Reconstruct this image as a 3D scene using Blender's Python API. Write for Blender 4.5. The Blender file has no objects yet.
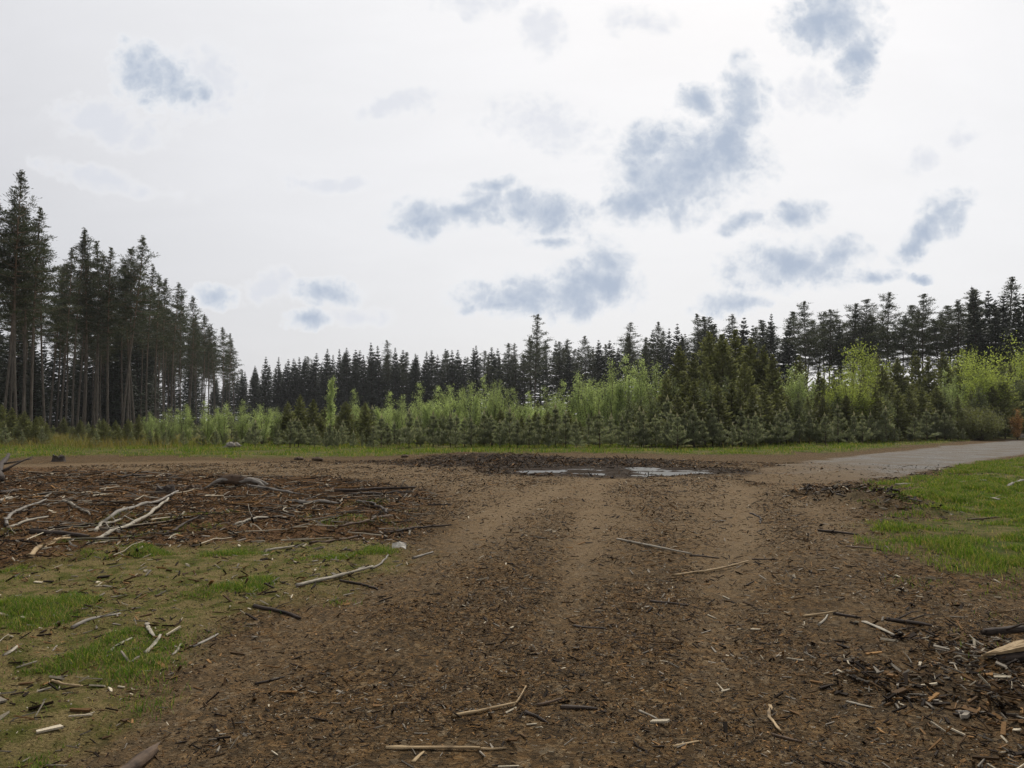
import bpy, math
import numpy as np
from mathutils import Vector

RAD = math.radians
sc = bpy.context.scene
COL = sc.collection
CAM_H, F, HOR = 1.6, 770.0, 420.0
PITCH = math.atan((HOR - 384.0) / F)
SUN_AZ, SUN_EL = RAD(18), RAD(46)          # azimuth to the right of +Y


# ------------------------------------------------------------------ helpers
def uv_dir(px, py):
    """photo pixel -> (x/y, z/y) of its viewing direction"""
    a, b = (px - 512.0) / F, (384.0 - py) / F
    c, s = math.cos(PITCH), math.sin(PITCH)
    yy, zz = c - b * s, s + b * c
    return a / yy, zz / yy


def P(px, py, z=0.0):
    u, v = uv_dir(px, py)
    y = (z - CAM_H) / v
    return u * y, y


def PD(px, d):
    return uv_dir(px, HOR)[0] * d, d


def top_h(py, d, px=512):
    return CAM_H + uv_dir(px, py)[1] * d


def pix_x(x, y):
    c = math.cos(PITCH)
    return 512 + F * x / (y * c)


def _hash(ix, iy, seed):
    n = (ix.astype(np.int64) * 374761393 + iy.astype(np.int64) * 668265263 + seed * 1442695041) & 0xFFFFFFFF
    n = ((n ^ (n >> 13)) * 1274126177) & 0xFFFFFFFF
    n = n ^ (n >> 16)
    return (n & 0xFFFFFF) / float(0xFFFFFF)


def vnoise(x, y, seed=0):
    x = np.asarray(x, float); y = np.asarray(y, float)
    ix, iy = np.floor(x), np.floor(y)
    fx, fy = x - ix, y - iy
    fx = fx * fx * fx * (fx * (fx * 6 - 15) + 10); fy = fy * fy * fy * (fy * (fy * 6 - 15) + 10)
    a = _hash(ix, iy, seed); b = _hash(ix + 1, iy, seed)
    c = _hash(ix, iy + 1, seed); d = _hash(ix + 1, iy + 1, seed)
    return (a * (1 - fx) + b * fx) * (1 - fy) + (c * (1 - fx) + d * fx) * fy


def fbm(x, y, scale, octs=4, seed=0):
    x = np.asarray(x, float) / scale; y = np.asarray(y, float) / scale
    t, amp, tot = 0.0, 1.0, 0.0
    for o in range(octs):
        t = t + amp * (vnoise(x * 2 ** o + 17.3 * o, y * 2 ** o - 9.1 * o, seed + o) - 0.5)
        tot += amp; amp *= 0.5
    return t / tot * 2.0      # about -1..1


def sstep(a, b, x):
    t = np.clip((x - a) / (b - a), 0, 1)
    return t * t * (3 - 2 * t)


def poly_sd(pts, x, y):
    """signed distance, positive inside"""
    pts = np.array(pts, float)
    d2 = np.full(x.shape, 1e18); ins = np.zeros(x.shape, bool)
    for i in range(len(pts)):
        ax, ay = pts[i]; bx, by = pts[(i + 1) % len(pts)]
        ex, ey = bx - ax, by - ay
        t = np.clip(((x - ax) * ex + (y - ay) * ey) / (ex * ex + ey * ey + 1e-12), 0, 1)
        d2 = np.minimum(d2, (x - ax - t * ex) ** 2 + (y - ay - t * ey) ** 2)
        if abs(ey) > 1e-9:
            cross = ((ay > y) != (by > y)) & (x < ex * (y - ay) / ey + ax)
            ins ^= cross
    d = np.sqrt(d2)
    return np.where(ins, d, -d)


def pxpoly(l):
    return [P(a, b) for a, b in l]


# ------------------------------------------------------------------ layout of the ground (metres)
LAWN = pxpoly([(1300, 452), (1100, 453), (1024, 457), (965, 467), (915, 479), (900, 492), (885, 525), (890, 555), (935, 575), (1024, 590), (1200, 620)])
STRIP = pxpoly([(-300, 463), (0, 460), (100, 456), (250, 458), (400, 456), (480, 454), (560, 453.5), (690, 455), (760, 455), (870, 449.5), (960, 441.8), (1060, 437), (1060, 432), (500, 431), (-300, 431)])
ROAD = pxpoly([(742, 477), (765, 468), (800, 462), (870, 454), (950, 446), (1024, 440), (1130, 434.5), (1300, 431), (1300, 438), (1130, 446), (1024, 454), (955, 465), (905, 476), (850, 482), (790, 485), (755, 483)])
TRACK = pxpoly([(-150, 466), (60, 463), (200, 460), (400, 463), (520, 467), (700, 470), (745, 476), (760, 485), (850, 483), (880, 500), (885, 560), (930, 610), (985, 700), (1040, 800), (1300, 1500), (-900, 1500), (-150, 830), (60, 740), (150, 672), (230, 628), (330, 592), (415, 556), (440, 522), (430, 492), (330, 478), (150, 472), (-150, 472)])
SLASH = pxpoly([(-400, 468), (40, 466), (150, 472), (330, 479), (430, 492), (440, 518), (390, 540), (300, 546), (150, 556), (0, 575), (-400, 620)])
MOSS = pxpoly([(-400, 600), (0, 570), (150, 552), (350, 540), (410, 556), (330, 592), (230, 628), (150, 672), (60, 740), (-150, 830)])
PX0, PY0 = P(612, 470.5)
MX0, MY0 = P(540, 462)
HX0, HY0 = P(862, 500)
CX0, CY0 = P(1015, 690)


LIGHT_LANES = [(pxpoly([(120, 740), (230, 665), (330, 608), (420, 560), (500, 515), (560, 485), (640, 476)]), 0.42), (pxpoly([(690, 700), (715, 620), (738, 560), (748, 515), (735, 485)]), 0.34),
               (pxpoly([(560, 640), (580, 560), (590, 505), (600, 480)]), 0.25)]
DARK_LANES = [(pxpoly([(380, 800), (440, 680), (500, 600), (545, 540), (575, 500)]), 0.40), (pxpoly([(640, 800), (650, 680), (660, 590), (665, 530), (662, 490)]), 0.45), (pxpoly([(790, 700), (800, 600), (790, 540), (770, 495)]), 0.40)]


def line_dist(pts, x, y):
    d2 = np.full(x.shape, 1e18)
    for (ax, ay), (bx, by) in zip(pts[:-1], pts[1:]):
        ex, ey = bx - ax, by - ay
        t = np.clip(((x - ax) * ex + (y - ay) * ey) / (ex * ex + ey * ey + 1e-12), 0, 1)
        d2 = np.minimum(d2, (x - ax - t * ex) ** 2 + (y - ay - t * ey) ** 2)
    return np.sqrt(d2)


def masks(x, y):
    n1 = fbm(x, y, 2.2, 4, 11)
    n2 = fbm(x, y, 0.7, 4, 23)
    m = {}
    m['lawn'] = sstep(-0.5, 1.6, poly_sd(LAWN, x, y) + n1 * 1.0 + n2 * 0.9)
    m['strip'] = sstep(-0.5, 0.7, poly_sd(STRIP, x, y) + n1 * 1.4 + n2 * 0.7) * (y < 75)
    m['road'] = sstep(-0.25, 0.3, poly_sd(ROAD, x, y) + n2 * 0.35 + n1 * 0.3)
    m['roadc'] = m['road'] * sstep(6.8, 15, x + n1 * 2.0 + n2 * 1.2)
    m['slash'] = sstep(-0.5, 0.8, poly_sd(SLASH, x, y) + n1 * 0.7)
    m['moss'] = sstep(-0.3, 0.35, poly_sd(MOSS, x, y) + n1 * 0.35 + n2 * 0.45)
    tr = poly_sd(TRACK, x, y)
    m['track'] = tr + n1 * 0.3 + n2 * 0.15
    far = sstep(5.5, 13, np.hypot(x, y))
    lanes = sstep(0.1, 0.9, fbm(x * 2.2 - y * 0.25, y * 0.22, 1.3, 3, 5) + 0.35)
    lt = np.maximum.reduce([np.exp(-(line_dist(l, x, y) / w_) ** 2) for l, w_ in LIGHT_LANES])
    dk = np.maximum.reduce([np.exp(-(line_dist(l, x, y) / w_) ** 2) for l, w_ in DARK_LANES])
    m['lane'] = np.clip(lt - 0.7 * dk + 0.35 * n2, -1, 1)
    m['sand'] = np.maximum(sstep(-0.2, 0.9, tr), m['road']) * np.clip(far * (0.62 + 0.15 * lanes) + m['lane'] * 0.36, 0, 1)
    mud = 1 - np.hypot((x - MX0) / 6.4, (y - (MY0 - 0.5)) / 3.9)
    pud = 1 - np.hypot((x - PX0) / 4.3, (y - PY0) / 2.6)
    m['mud'] = np.clip(sstep(0, 0.4, np.maximum(mud, pud * 1.1 + 0.25) + n2 * 0.25), 0, 1)
    m['pud'] = sstep(0.0, 0.35, pud + n2 * 0.1)
    m['heap'] = sstep(0, 0.7, 1 - np.hypot((x - HX0) / 1.35, (y - HY0) / 2.6) + n2 * 0.35)
    m['corner'] = sstep(0, 0.8, 1 - np.hypot((x - CX0) / 1.3, (y - CY0) / 1.5) + n2 * 0.3)
    return m


def height(x, y, m=None):
    x = np.asarray(x, float); y = np.asarray(y, float)
    if m is None:
        m = masks(x, y)
    r = np.hypot(x, y)
    z = fbm(x, y, 9.0, 3, 3) * 0.05 + fbm(x, y, 0.55, 4, 7) * 0.016
    z = z * (1 - m['road'] * 0.8)
    z = z + m['slash'] * (fbm(x, y, 1.5, 4, 31) * 0.15 + np.abs(fbm(x, y, 0.5, 3, 33)) * 0.09)
    z = z + m['moss'] * (fbm(x, y, 0.4, 3, 41) * 0.03 + 0.015)
    z = z + (m['lawn'] + m['strip']) * (0.05 + fbm(x, y, 0.8, 3, 43) * 0.04)
    z = z + m['heap'] * (0.16 + fbm(x, y, 0.35, 3, 51) * 0.12)
    z = z + m['corner'] * (0.03 + fbm(x, y, 0.3, 3, 53) * 0.05)
    mud = 1 - np.hypot((x - (MX0 - 2.2)) / 4.6, (y - (MY0 + 2.4)) / 2.4)
    z = z + sstep(0, 0.9, mud) * (0.22 + fbm(x, y, 0.7, 4, 61) * 0.16)
    mud2 = 1 - np.hypot((x - (MX0 + 2.6)) / 5.0, (y - (MY0 + 0.6)) / 1.6)
    z = z + sstep(0, 0.9, mud2) * (0.06 + fbm(x, y, 0.5, 4, 63) * 0.07)
    z = z * (1 - 0.6 * m['pud']) - m['pud'] * 0.075 + m['pud'] * (fbm(x * 0.45, y, 0.5, 4, 71) * 0.17)
    z = z - 0.03 * np.clip(m['lane'], 0, 1) * (np.hypot(x, y) < 24)      # wheel hollows
    return z


def hz(x, y):
    return float(height(np.array([x]), np.array([y]))[0])


# ------------------------------------------------------------------ mesh builder
class MB:
    def __init__(self):
        self.v, self.f, self.c, self.n = [], [], [], 0

    def add(self, v, faces, col=None):
        v = np.asarray(v, np.float32)
        faces = np.asarray(faces, np.int64)
        if col is None:
            col = np.ones((len(v), 3), np.float32)
        col = np.asarray(col, np.float32)
        if col.ndim == 1:
            col = np.tile(col[None, :], (len(v), 1))
        self.v.append(v); self.c.append(col); self.f.append(faces + self.n)
        self.n += len(v)

    def mesh(self, name, mat, smooth=False):
        v = np.concatenate(self.v); c = np.concatenate(self.c)
        loops = np.concatenate([f.ravel() for f in self.f])
        tot = np.concatenate([np.full(len(f), f.shape[1], np.int32) for f in self.f])
        me = bpy.data.meshes.new(name)
        me.vertices.add(len(v)); me.vertices.foreach_set('co', v.ravel())
        me.loops.add(len(loops)); me.loops.foreach_set('vertex_index', loops.astype(np.int32))
        me.polygons.add(len(tot))
        start = np.concatenate([[0], np.cumsum(tot)[:-1]]).astype(np.int32)
        me.polygons.foreach_set('loop_start', start)
        me.polygons.foreach_set('use_smooth', np.full(len(tot), smooth))
        me.update(calc_edges=True)
        a = me.attributes.new('tint', 'FLOAT_COLOR', 'POINT')
        a.data.foreach_set('color', np.concatenate([c, np.ones((len(c), 1), np.float32)], 1).ravel())
        me.materials.append(mat)
        return me


def link(name, me, parent=None, loc=None):
    o = bpy.data.objects.new(name, me)
    COL.objects.link(o)
    if parent is not None:
        o.parent = parent
    if loc is not None:
        o.location = loc
    return o


def tag(o, label=None, cat=None, group=None, kind=None):
    if label: o['label'] = label
    if cat: o['category'] = cat
    if group: o['group'] = group
    if kind: o['kind'] = kind
    return o


def tube(mb, path, radii, sides=6, col=(1, 1, 1), cap=True, rough=0.0, rng=None, flat=1.0):
    path = np.asarray(path, float); n = len(path)
    tan = np.gradient(path, axis=0)
    tan /= np.linalg.norm(tan, axis=1)[:, None] + 1e-9
    ref = np.where(np.abs(tan[:, 2:3]) > 0.9, np.array([[1.0, 0, 0]]), np.array([[0, 0, 1.0]]))
    a = np.cross(tan, ref); a /= np.linalg.norm(a, axis=1)[:, None] + 1e-9
    b = np.cross(a, tan)
    ang = np.arange(sides) * 2 * math.pi / sides
    r = np.asarray(radii, float)[:, None] * np.ones((1, sides))
    if rough and rng is not None:
        r = r * (1 + rng.normal(0, rough, (n, sides)) * 0.6 + rng.normal(0, rough, (1, sides)))
    v = path[:, None, :] + a[:, None, :] * (np.cos(ang)[None, :] * r)[..., None] + b[:, None, :] * (np.sin(ang)[None, :] * r * flat)[..., None]
    v = v.reshape(-1, 3)
    i = np.arange(n - 1)[:, None] * sides + np.arange(sides)[None, :]
    j = np.arange(n - 1)[:, None] * sides + (np.arange(sides)[None, :] + 1) % sides
    q = np.stack([i, j, j + sides, i + sides], -1).reshape(-1, 4)
    mb.add(v, q, col)
    if cap:
        base = mb.n - len(v)
        e0 = np.arange(sides)[::-1][None, :] + base - mb.n
        e1 = (np.arange(sides) + (n - 1) * sides)[None, :] + base - mb.n
        mb.f.append(e0 + mb.n); mb.f.append(e1 + mb.n)


def norm(a):
    return a / (np.linalg.norm(a, axis=-1, keepdims=True) + 1e-9)


def leaves(mb, c, d, length, width, rng, tint):
    """diamond blades with centres c, directions d"""
    n = len(c)
    d = norm(d)
    s = norm(np.cross(d, rng.normal(0, 1, (n, 3))))
    L = np.broadcast_to(length, (n,))[:, None] * 0.5; W = np.broadcast_to(width, (n,))[:, None] * 0.5
    v = np.stack([c - d * L, c + s * W - d * L * 0.1, c + d * L, c - s * W - d * L * 0.1], 1).reshape(-1, 3)
    q = np.arange(n * 4).reshape(n, 4)
    tint = np.asarray(tint, np.float32)
    col = np.repeat(tint, 4, 0) if tint.ndim == 2 else tint
    mb.add(v, q, col)


# ------------------------------------------------------------------ node helpers
class NT:
    def __init__(self, tree):
        self.t = tree
        for n in list(tree.nodes):
            tree.nodes.remove(n)

    def n(self, kind, ins=None, **props):
        nd = self.t.nodes.new(kind)
        for k, v in props.items():
            setattr(nd, k, v)
        for k, v in (ins or {}).items():
            self.set(nd.inputs[k], v)
        return nd

    def set(self, sock, v):
        if isinstance(v, bpy.types.NodeSocket):
            self.t.links.new(v, sock)
        else:
            if hasattr(sock.default_value, '__len__') and not isinstance(v, (int, float)):
                v = tuple(v)
                if len(sock.default_value) == 4 and len(v) == 3:
                    v = v + (1,)
            elif hasattr(sock.default_value, '__len__'):
                v = (v,) * len(sock.default_value)
            sock.default_value = v

    def m(self, op, a, b=None, c=None, clamp=False):
        nd = self.t.nodes.new('ShaderNodeMath'); nd.operation = op; nd.use_clamp = clamp
        for i, v in enumerate((a, b, c)):
            if v is not None:
                self.set(nd.inputs[i], v)
        return nd.outputs[0]

    def mix(self, f, a, b, blend='MIX'):
        nd = self.t.nodes.new('ShaderNodeMix'); nd.data_type = 'RGBA'; nd.blend_type = blend
        self.set(nd.inputs[0], f); self.set(nd.inputs[6], a); self.set(nd.inputs[7], b)
        return nd.outputs[2]

    def ramp(self, f, stops, interp='LINEAR'):
        nd = self.t.nodes.new('ShaderNodeValToRGB'); cr = nd.color_ramp; cr.interpolation = interp
        while len(cr.elements) < len(stops):
            cr.elements.new(0.5)
        for e, (p, c) in zip(cr.elements, stops):
            e.position = p; e.color = tuple(c) + (1,) if len(c) == 3 else c
        self.set(nd.inputs[0], f)
        return nd.outputs[0]

    def rng(self, v, a, b, c=0.0, d=1.0, smooth=True):
        nd = self.t.nodes.new('ShaderNodeMapRange'); nd.interpolation_type = 'SMOOTHSTEP' if smooth else 'LINEAR'
        for i, x in enumerate((v, a, b, c, d)):
            self.set(nd.inputs[i], x)
        return nd.outputs[0]

    def noise(self, vec, scale, detail=4, rough=0.55, dist=0.0):
        nd = self.n('ShaderNodeTexNoise', {'Scale': scale, 'Detail': detail, 'Roughness': rough, 'Distortion': dist})
        if vec is not None:
            self.set(nd.inputs['Vector'], vec)
        return nd.outputs['Fac']


def new_mat(name):
    m = bpy.data.materials.new(name); m.use_nodes = True
    return m, NT(m.node_tree)


def leaf_mat(name, col, trans=0.35, tcol=None, var=0.35, rough=0.6, spec=0.25):
    """needles or leaves: tint attribute times a base colour, some light let through"""
    m, t = new_mat(name)
    at = t.n('ShaderNodeAttribute', attribute_name='tint').outputs['Color']
    oi = t.n('ShaderNodeObjectInfo')
    geo = t.n('ShaderNodeNewGeometry')
    nz = t.noise(geo.outputs['Position'], 0.9, 3)
    k = t.m('ADD', t.m('MULTIPLY_ADD', oi.outputs['Random'], var, 1 - var / 2), t.m('MULTIPLY_ADD', nz, 0.5, -0.25))
    c = t.mix(1.0, at, col, 'MULTIPLY')
    c = t.mix(1.0, c, t.n('ShaderNodeCombineColor', {0: k, 1: k, 2: k}).outputs[0], 'MULTIPLY')
    p = t.n('ShaderNodeBsdfPrincipled', {'Base Color': c, 'Roughness': rough, 'Specular IOR Level': spec})
    tc = tcol or (1.15, 1.2, 0.7)
    tr = t.n('ShaderNodeBsdfTranslucent', {'Color': t.mix(1.0, c, tc, 'MULTIPLY')})
    mx = t.n('ShaderNodeMixShader', {0: trans, 1: p.outputs[0], 2: tr.outputs[0]})
    t.n('ShaderNodeOutputMaterial', {'Surface': mx.outputs[0]})
    return m


def bark_mat(name, low, high, z0, z1, scale=6.0):
    m, t = new_mat(name)
    tc = t.n('ShaderNodeTexCoord')
    mp = t.n('ShaderNodeMapping', {'Vector': tc.outputs['Object'], 'Scale': (scale, scale, scale * 0.25)})
    n1 = t.noise(mp.outputs[0], 1.0, 6, 0.65)
    sep = t.n('ShaderNodeSeparateXYZ', {0: tc.outputs['Object']})
    f = t.rng(t.m('ADD', sep.outputs[2], t.m('MULTIPLY_ADD', n1, 3.0, -1.5)), z0, z1)
    c = t.mix(f, low, high)
    c = t.mix(1.0, c, t.ramp(n1, [(0.3, (0.45, 0.45, 0.45)), (0.7, (1.3, 1.3, 1.3))]), 'MULTIPLY')
    bp = t.n('ShaderNodeBump', {'Height': n1, 'Strength': 0.6, 'Distance': 0.05})
    p = t.n('ShaderNodeBsdfPrincipled', {'Base Color': c, 'Roughness': 0.9, 'Specular IOR Level': 0.15, 'Normal': bp.outputs[0]})
    t.n('ShaderNodeOutputMaterial', {'Surface': p.outputs[0]})
    return m


def wood_mat(name, c0, c1, rough=0.8):
    """weathered wood: grain runs along the local x axis"""
    m, t = new_mat(name)
    tc = t.n('ShaderNodeTexCoord')
    oi = t.n('ShaderNodeObjectInfo')
    off = t.n('ShaderNodeVectorMath', {0: tc.outputs['Object'], 1: t.n('ShaderNodeCombineXYZ', {0: t.m('MULTIPLY', oi.outputs['Random'], 50.0)}).outputs[0]}, operation='ADD').outputs[0]
    g = t.n('ShaderNodeMapping', {'Vector': off, 'Scale': (4, 45, 45)})
    n1 = t.noise(g.outputs[0], 1.0, 6, 0.7)
    n2 = t.noise(off, 7.0, 4, 0.6)
    c = t.mix(t.rng(n1, 0.3, 0.7), c0, c1)
    c = t.mix(t.rng(n2, 0.50, 0.72), c, (c0[0] * 0.35, c0[1] * 0.33, c0[2] * 0.3))
    bp = t.n('ShaderNodeBump', {'Height': n1, 'Strength': 0.7, 'Distance': 0.01})
    p = t.n('ShaderNodeBsdfPrincipled', {'Base Color': c, 'Roughness': rough, 'Specular IOR Level': 0.25, 'Normal': bp.outputs[0]})
    t.n('ShaderNodeOutputMaterial', {'Surface': p.outputs[0]})
    return m


def tint_mat(name, rough=0.85, gain=1.0, trans=0.0, spec=0.2):
    m, t = new_mat(name)
    at = t.n('ShaderNodeAttribute', attribute_name='tint').outputs['Color']
    geo = t.n('ShaderNodeNewGeometry')
    nz = t.noise(geo.outputs['Position'], 130.0, 3, 0.6)
    c = t.mix(1.0, at, t.ramp(nz, [(0.25, (0.55 * gain,) * 3), (0.75, (1.35 * gain,) * 3)]), 'MULTIPLY')
    p = t.n('ShaderNodeBsdfPrincipled', {'Base Color': c, 'Roughness': rough, 'Specular IOR Level': spec})
    out = p.outputs[0]
    if trans:
        tr = t.n('ShaderNodeBsdfTranslucent', {'Color': t.mix(1.0, c, (1.2, 1.25, 0.6), 'MULTIPLY')})
        out = t.n('ShaderNodeMixShader', {0: trans, 1: out, 2: tr.outputs[0]}).outputs[0]
    t.n('ShaderNodeOutputMaterial', {'Surface': out})
    return m


def ground_mat():
    m, t = new_mat('ground_earth')
    geo = t.n('ShaderNodeNewGeometry'); pos = geo.outputs['Position']
    A = t.n('ShaderNodeSeparateColor', {0: t.n('ShaderNodeAttribute', attribute_name='mask_a').outputs['Color']})
    B = t.n('ShaderNodeSeparateColor', {0: t.n('ShaderNodeAttribute', attribute_name='mask_b').outputs['Color']})
    grass, moss, slash = A.outputs[0], A.outputs[1], A.outputs[2]
    road, sand, mud = B.outputs[0], B.outputs[1], B.outputs[2]
    nb = t.noise(pos, 0.7, 5)
    nm = t.noise(pos, 5.0, 6, 0.6)
    nf = t.noise(pos, 60.0, 5, 0.7)
    nv = t.n('ShaderNodeTexNoise', {'Vector': pos, 'Scale': 9.0, 'Detail': 3.0}).outputs['Color']
    wp = t.n('ShaderNodeVectorMath', {0: nv, 1: pos, 2: pos}, operation='MULTIPLY_ADD')
    wp = t.n('ShaderNodeVectorMath', {0: t.n('ShaderNodeVectorMath', {0: nv, 'Scale': 0.12}, operation='SCALE').outputs[0], 1: pos}, operation='ADD').outputs[0]
    mp = t.n('ShaderNodeMapping', {'Vector': wp, 'Scale': (38, 75, 50)})
    vo = t.n('ShaderNodeTexVoronoi', {'Vector': mp.outputs[0], 'Scale': 1.0, 'Randomness': 1.0})
    vc = t.n('ShaderNodeSeparateColor', {0: vo.outputs['Color']}).outputs[0]
    mp2 = t.n('ShaderNodeMapping', {'Vector': wp, 'Scale': (30, 14, 20), 'Rotation': (0, 0, 0.8)})
    vo2 = t.n('ShaderNodeTexVoronoi', {'Vector': mp2.outputs[0], 'Scale': 1.0})
    vc2 = t.n('ShaderNodeSeparateColor', {0: vo2.outputs['Color']}).outputs[1]
    pal = [(0.0, (0.014, 0.010, 0.006)), (0.35, (0.045, 0.031, 0.017)), (0.6, (0.095, 0.059, 0.028)), (0.85, (0.155, 0.098, 0.045)), (1.0, (0.22, 0.18, 0.125))]
    mul = t.mix(0.45, t.ramp(vc, pal), t.ramp(vc2, pal))
    mul = t.mix(t.rng(nm, 0.35, 0.7), mul, t.mix(1.0, mul, (1.35, 1.2, 0.95), 'MULTIPLY'))
    soil = t.mix(t.rng(nm, 0.3, 0.7), (0.085, 0.063, 0.037), (0.145, 0.108, 0.066))
    soil = t.mix(1.0, soil, t.ramp(nf, [(0.3, (0.6, 0.6, 0.6)), (0.7, (1.3, 1.3, 1.3))]), 'MULTIPLY')
    c = t.mix(t.rng(nb, 0.35, 0.65, 0.05, 0.35), mul, soil)
    sandc = t.mix(t.rng(nf, 0.3, 0.7), (0.182, 0.128, 0.073), (0.285, 0.208, 0.125))
    c = t.mix(t.m('MULTIPLY', sand, t.rng(t.m('ADD', nm, t.m('MULTIPLY', nf, 0.4)), 0.45, 0.95, 0.85, 0.35)), c, sandc)
    red = t.mix(t.rng(nf, 0.35, 0.7), (0.045, 0.024, 0.012), (0.19, 0.095, 0.042))
    c = t.mix(t.m('MULTIPLY', slash, 0.75), c, red)
    c = t.mix(t.m('MULTIPLY', slash, t.rng(nm, 0.5, 0.68, 0, 0.5)), c, (0.17, 0.11, 0.05))
    mo = t.mix(t.rng(nf, 0.35, 0.65), (0.10, 0.078, 0.030), (0.24, 0.185, 0.08))
    mo = t.mix(t.rng(nm, 0.42, 0.64), mo, (0.070, 0.078, 0.015))
    c = t.mix(t.m('MULTIPLY', moss, 0.9), c, mo)
    gr = t.mix(t.rng(t.m('ADD', t.m('MULTIPLY', nm, 0.6), t.m('MULTIPLY', nb, 0.4)), 0.40, 0.60), (0.050, 0.072, 0.013), (0.145, 0.122, 0.045))
    c = t.mix(t.m('MULTIPLY', grass, 0.92), c, gr)
    vo3 = t.n('ShaderNodeTexVoronoi', {'Vector': pos, 'Scale': 28.0})
    gvl = t.mix(t.n('ShaderNodeSeparateColor', {0: vo3.outputs['Color']}).outputs[0], (0.115, 0.108, 0.097), (0.27, 0.258, 0.235))
    gvl = t.mix(t.rng(nb, 0.38, 0.62, 0, 0.75), gvl, (0.16, 0.13, 0.098))
    c = t.mix(road, c, gvl)
    c = t.mix(t.m('MULTIPLY', mud, 0.92), c, t.mix(nf, (0.012, 0.009, 0.006), (0.045, 0.03, 0.02)))
    h = t.m('ADD', t.m('MULTIPLY', vo.outputs['Distance'], 0.5), t.m('ADD', t.m('MULTIPLY', vc, 0.5), t.m('MULTIPLY', nf, 1.2)))
    bp = t.n('ShaderNodeBump', {'Height': h, 'Strength': 1.0, 'Distance': 0.022})
    rough = t.rng(mud, 0, 1, 0.95, 0.8)
    p = t.n('ShaderNodeBsdfPrincipled', {'Base Color': c, 'Roughness': rough, 'Specular IOR Level': 0.04, 'Normal': bp.outputs[0]})
    t.n('ShaderNodeOutputMaterial', {'Surface': p.outputs[0]})
    return m


# ------------------------------------------------------------------ ground
def build_ground():
    mat = ground_mat()
    th = np.concatenate([np.linspace(-54, 54, 660), np.linspace(54, 306, 64)[1:-1]])
    th = np.radians(th)
    r = np.concatenate([[0.15, 0.4, 0.7, 0.95], np.exp(np.linspace(math.log(1.2), math.log(70), 640)), np.exp(np.linspace(math.log(70), math.log(600), 40))[1:]])
    R, T = np.meshgrid(r, th, indexing='ij')
    x = (R * np.sin(T)).ravel(); y = (R * np.cos(T)).ravel()
    m = masks(x, y)
    z = height(x, y, m)
    nr, na = len(r), len(th)
    i = np.arange(nr - 1)[:, None] * na + np.arange(na)[None, :]
    j = np.arange(nr - 1)[:, None] * na + (np.arange(na)[None, :] + 1) % na
    q = np.stack([i, i + na, j + na, j], -1).reshape(-1, 4)
    q = q[:, ::-1]
    co = np.stack([x, y, z], 1)
    # smooth normals of the whole sheet, shared by the pieces
    fn = np.cross(co[q[:, 2]] - co[q[:, 0]], co[q[:, 3]] - co[q[:, 1]])
    if fn[:, 2].sum() < 0:
        q = q[:, ::-1]; fn = -fn
    vn = np.zeros_like(co)
    for k in range(4):
        for a in range(3):
            vn[:, a] += np.bincount(q[:, k], fn[:, a], len(co))
    vn = norm(vn)
    fm = lambda a: a[q].mean(1)
    is_road = fm(m['road']) > 0.5
    is_track = (fm(m['track']) > 0) & ~is_road
    grass = np.clip(m['lawn'] + m['strip'] + sstep(60, 80, y), 0, 1)
    A = np.stack([grass, m['moss'], m['slash'], np.ones_like(x)], 1).astype(np.float32)
    B = np.stack([m['roadc'], m['sand'], np.clip(m['mud'] + m['heap'] * 0.35 + m['corner'] * 0.25, 0, 1), np.ones_like(x)], 1).astype(np.float32)
    for name, sel in (('ground', ~is_road & ~is_track), ('dirt_track', is_track), ('gravel_road', is_road)):
        qq = q[sel]
        used, inv = np.unique(qq, return_inverse=True)
        mb = MB(); mb.add(co[used], inv.reshape(-1, 4))
        if name == 'ground':        # close the hole under the camera
            if np.all(np.isin(np.arange(na), used)):
                mb.f.append(np.searchsorted(used, np.arange(na))[None, ::-1])
        me = mb.mesh(name, mat, True)
        for an, arr in (('mask_a', A), ('mask_b', B)):
            at = me.attributes.new(an, 'FLOAT_COLOR', 'POINT')
            at.data.foreach_set('color', arr[used].ravel())
        me.normals_split_custom_set_from_vertices(vn[used].astype(np.float32))
        o = link(name, me); o['kind'] = 'structure'


# ------------------------------------------------------------------ ground litter
PAL = np.array([(0.017, 0.011, 0.007), (0.060, 0.035, 0.016), (0.13, 0.072, 0.029), (0.205, 0.113, 0.043), (0.19, 0.165, 0.13), (0.36, 0.31, 0.225)])


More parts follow.
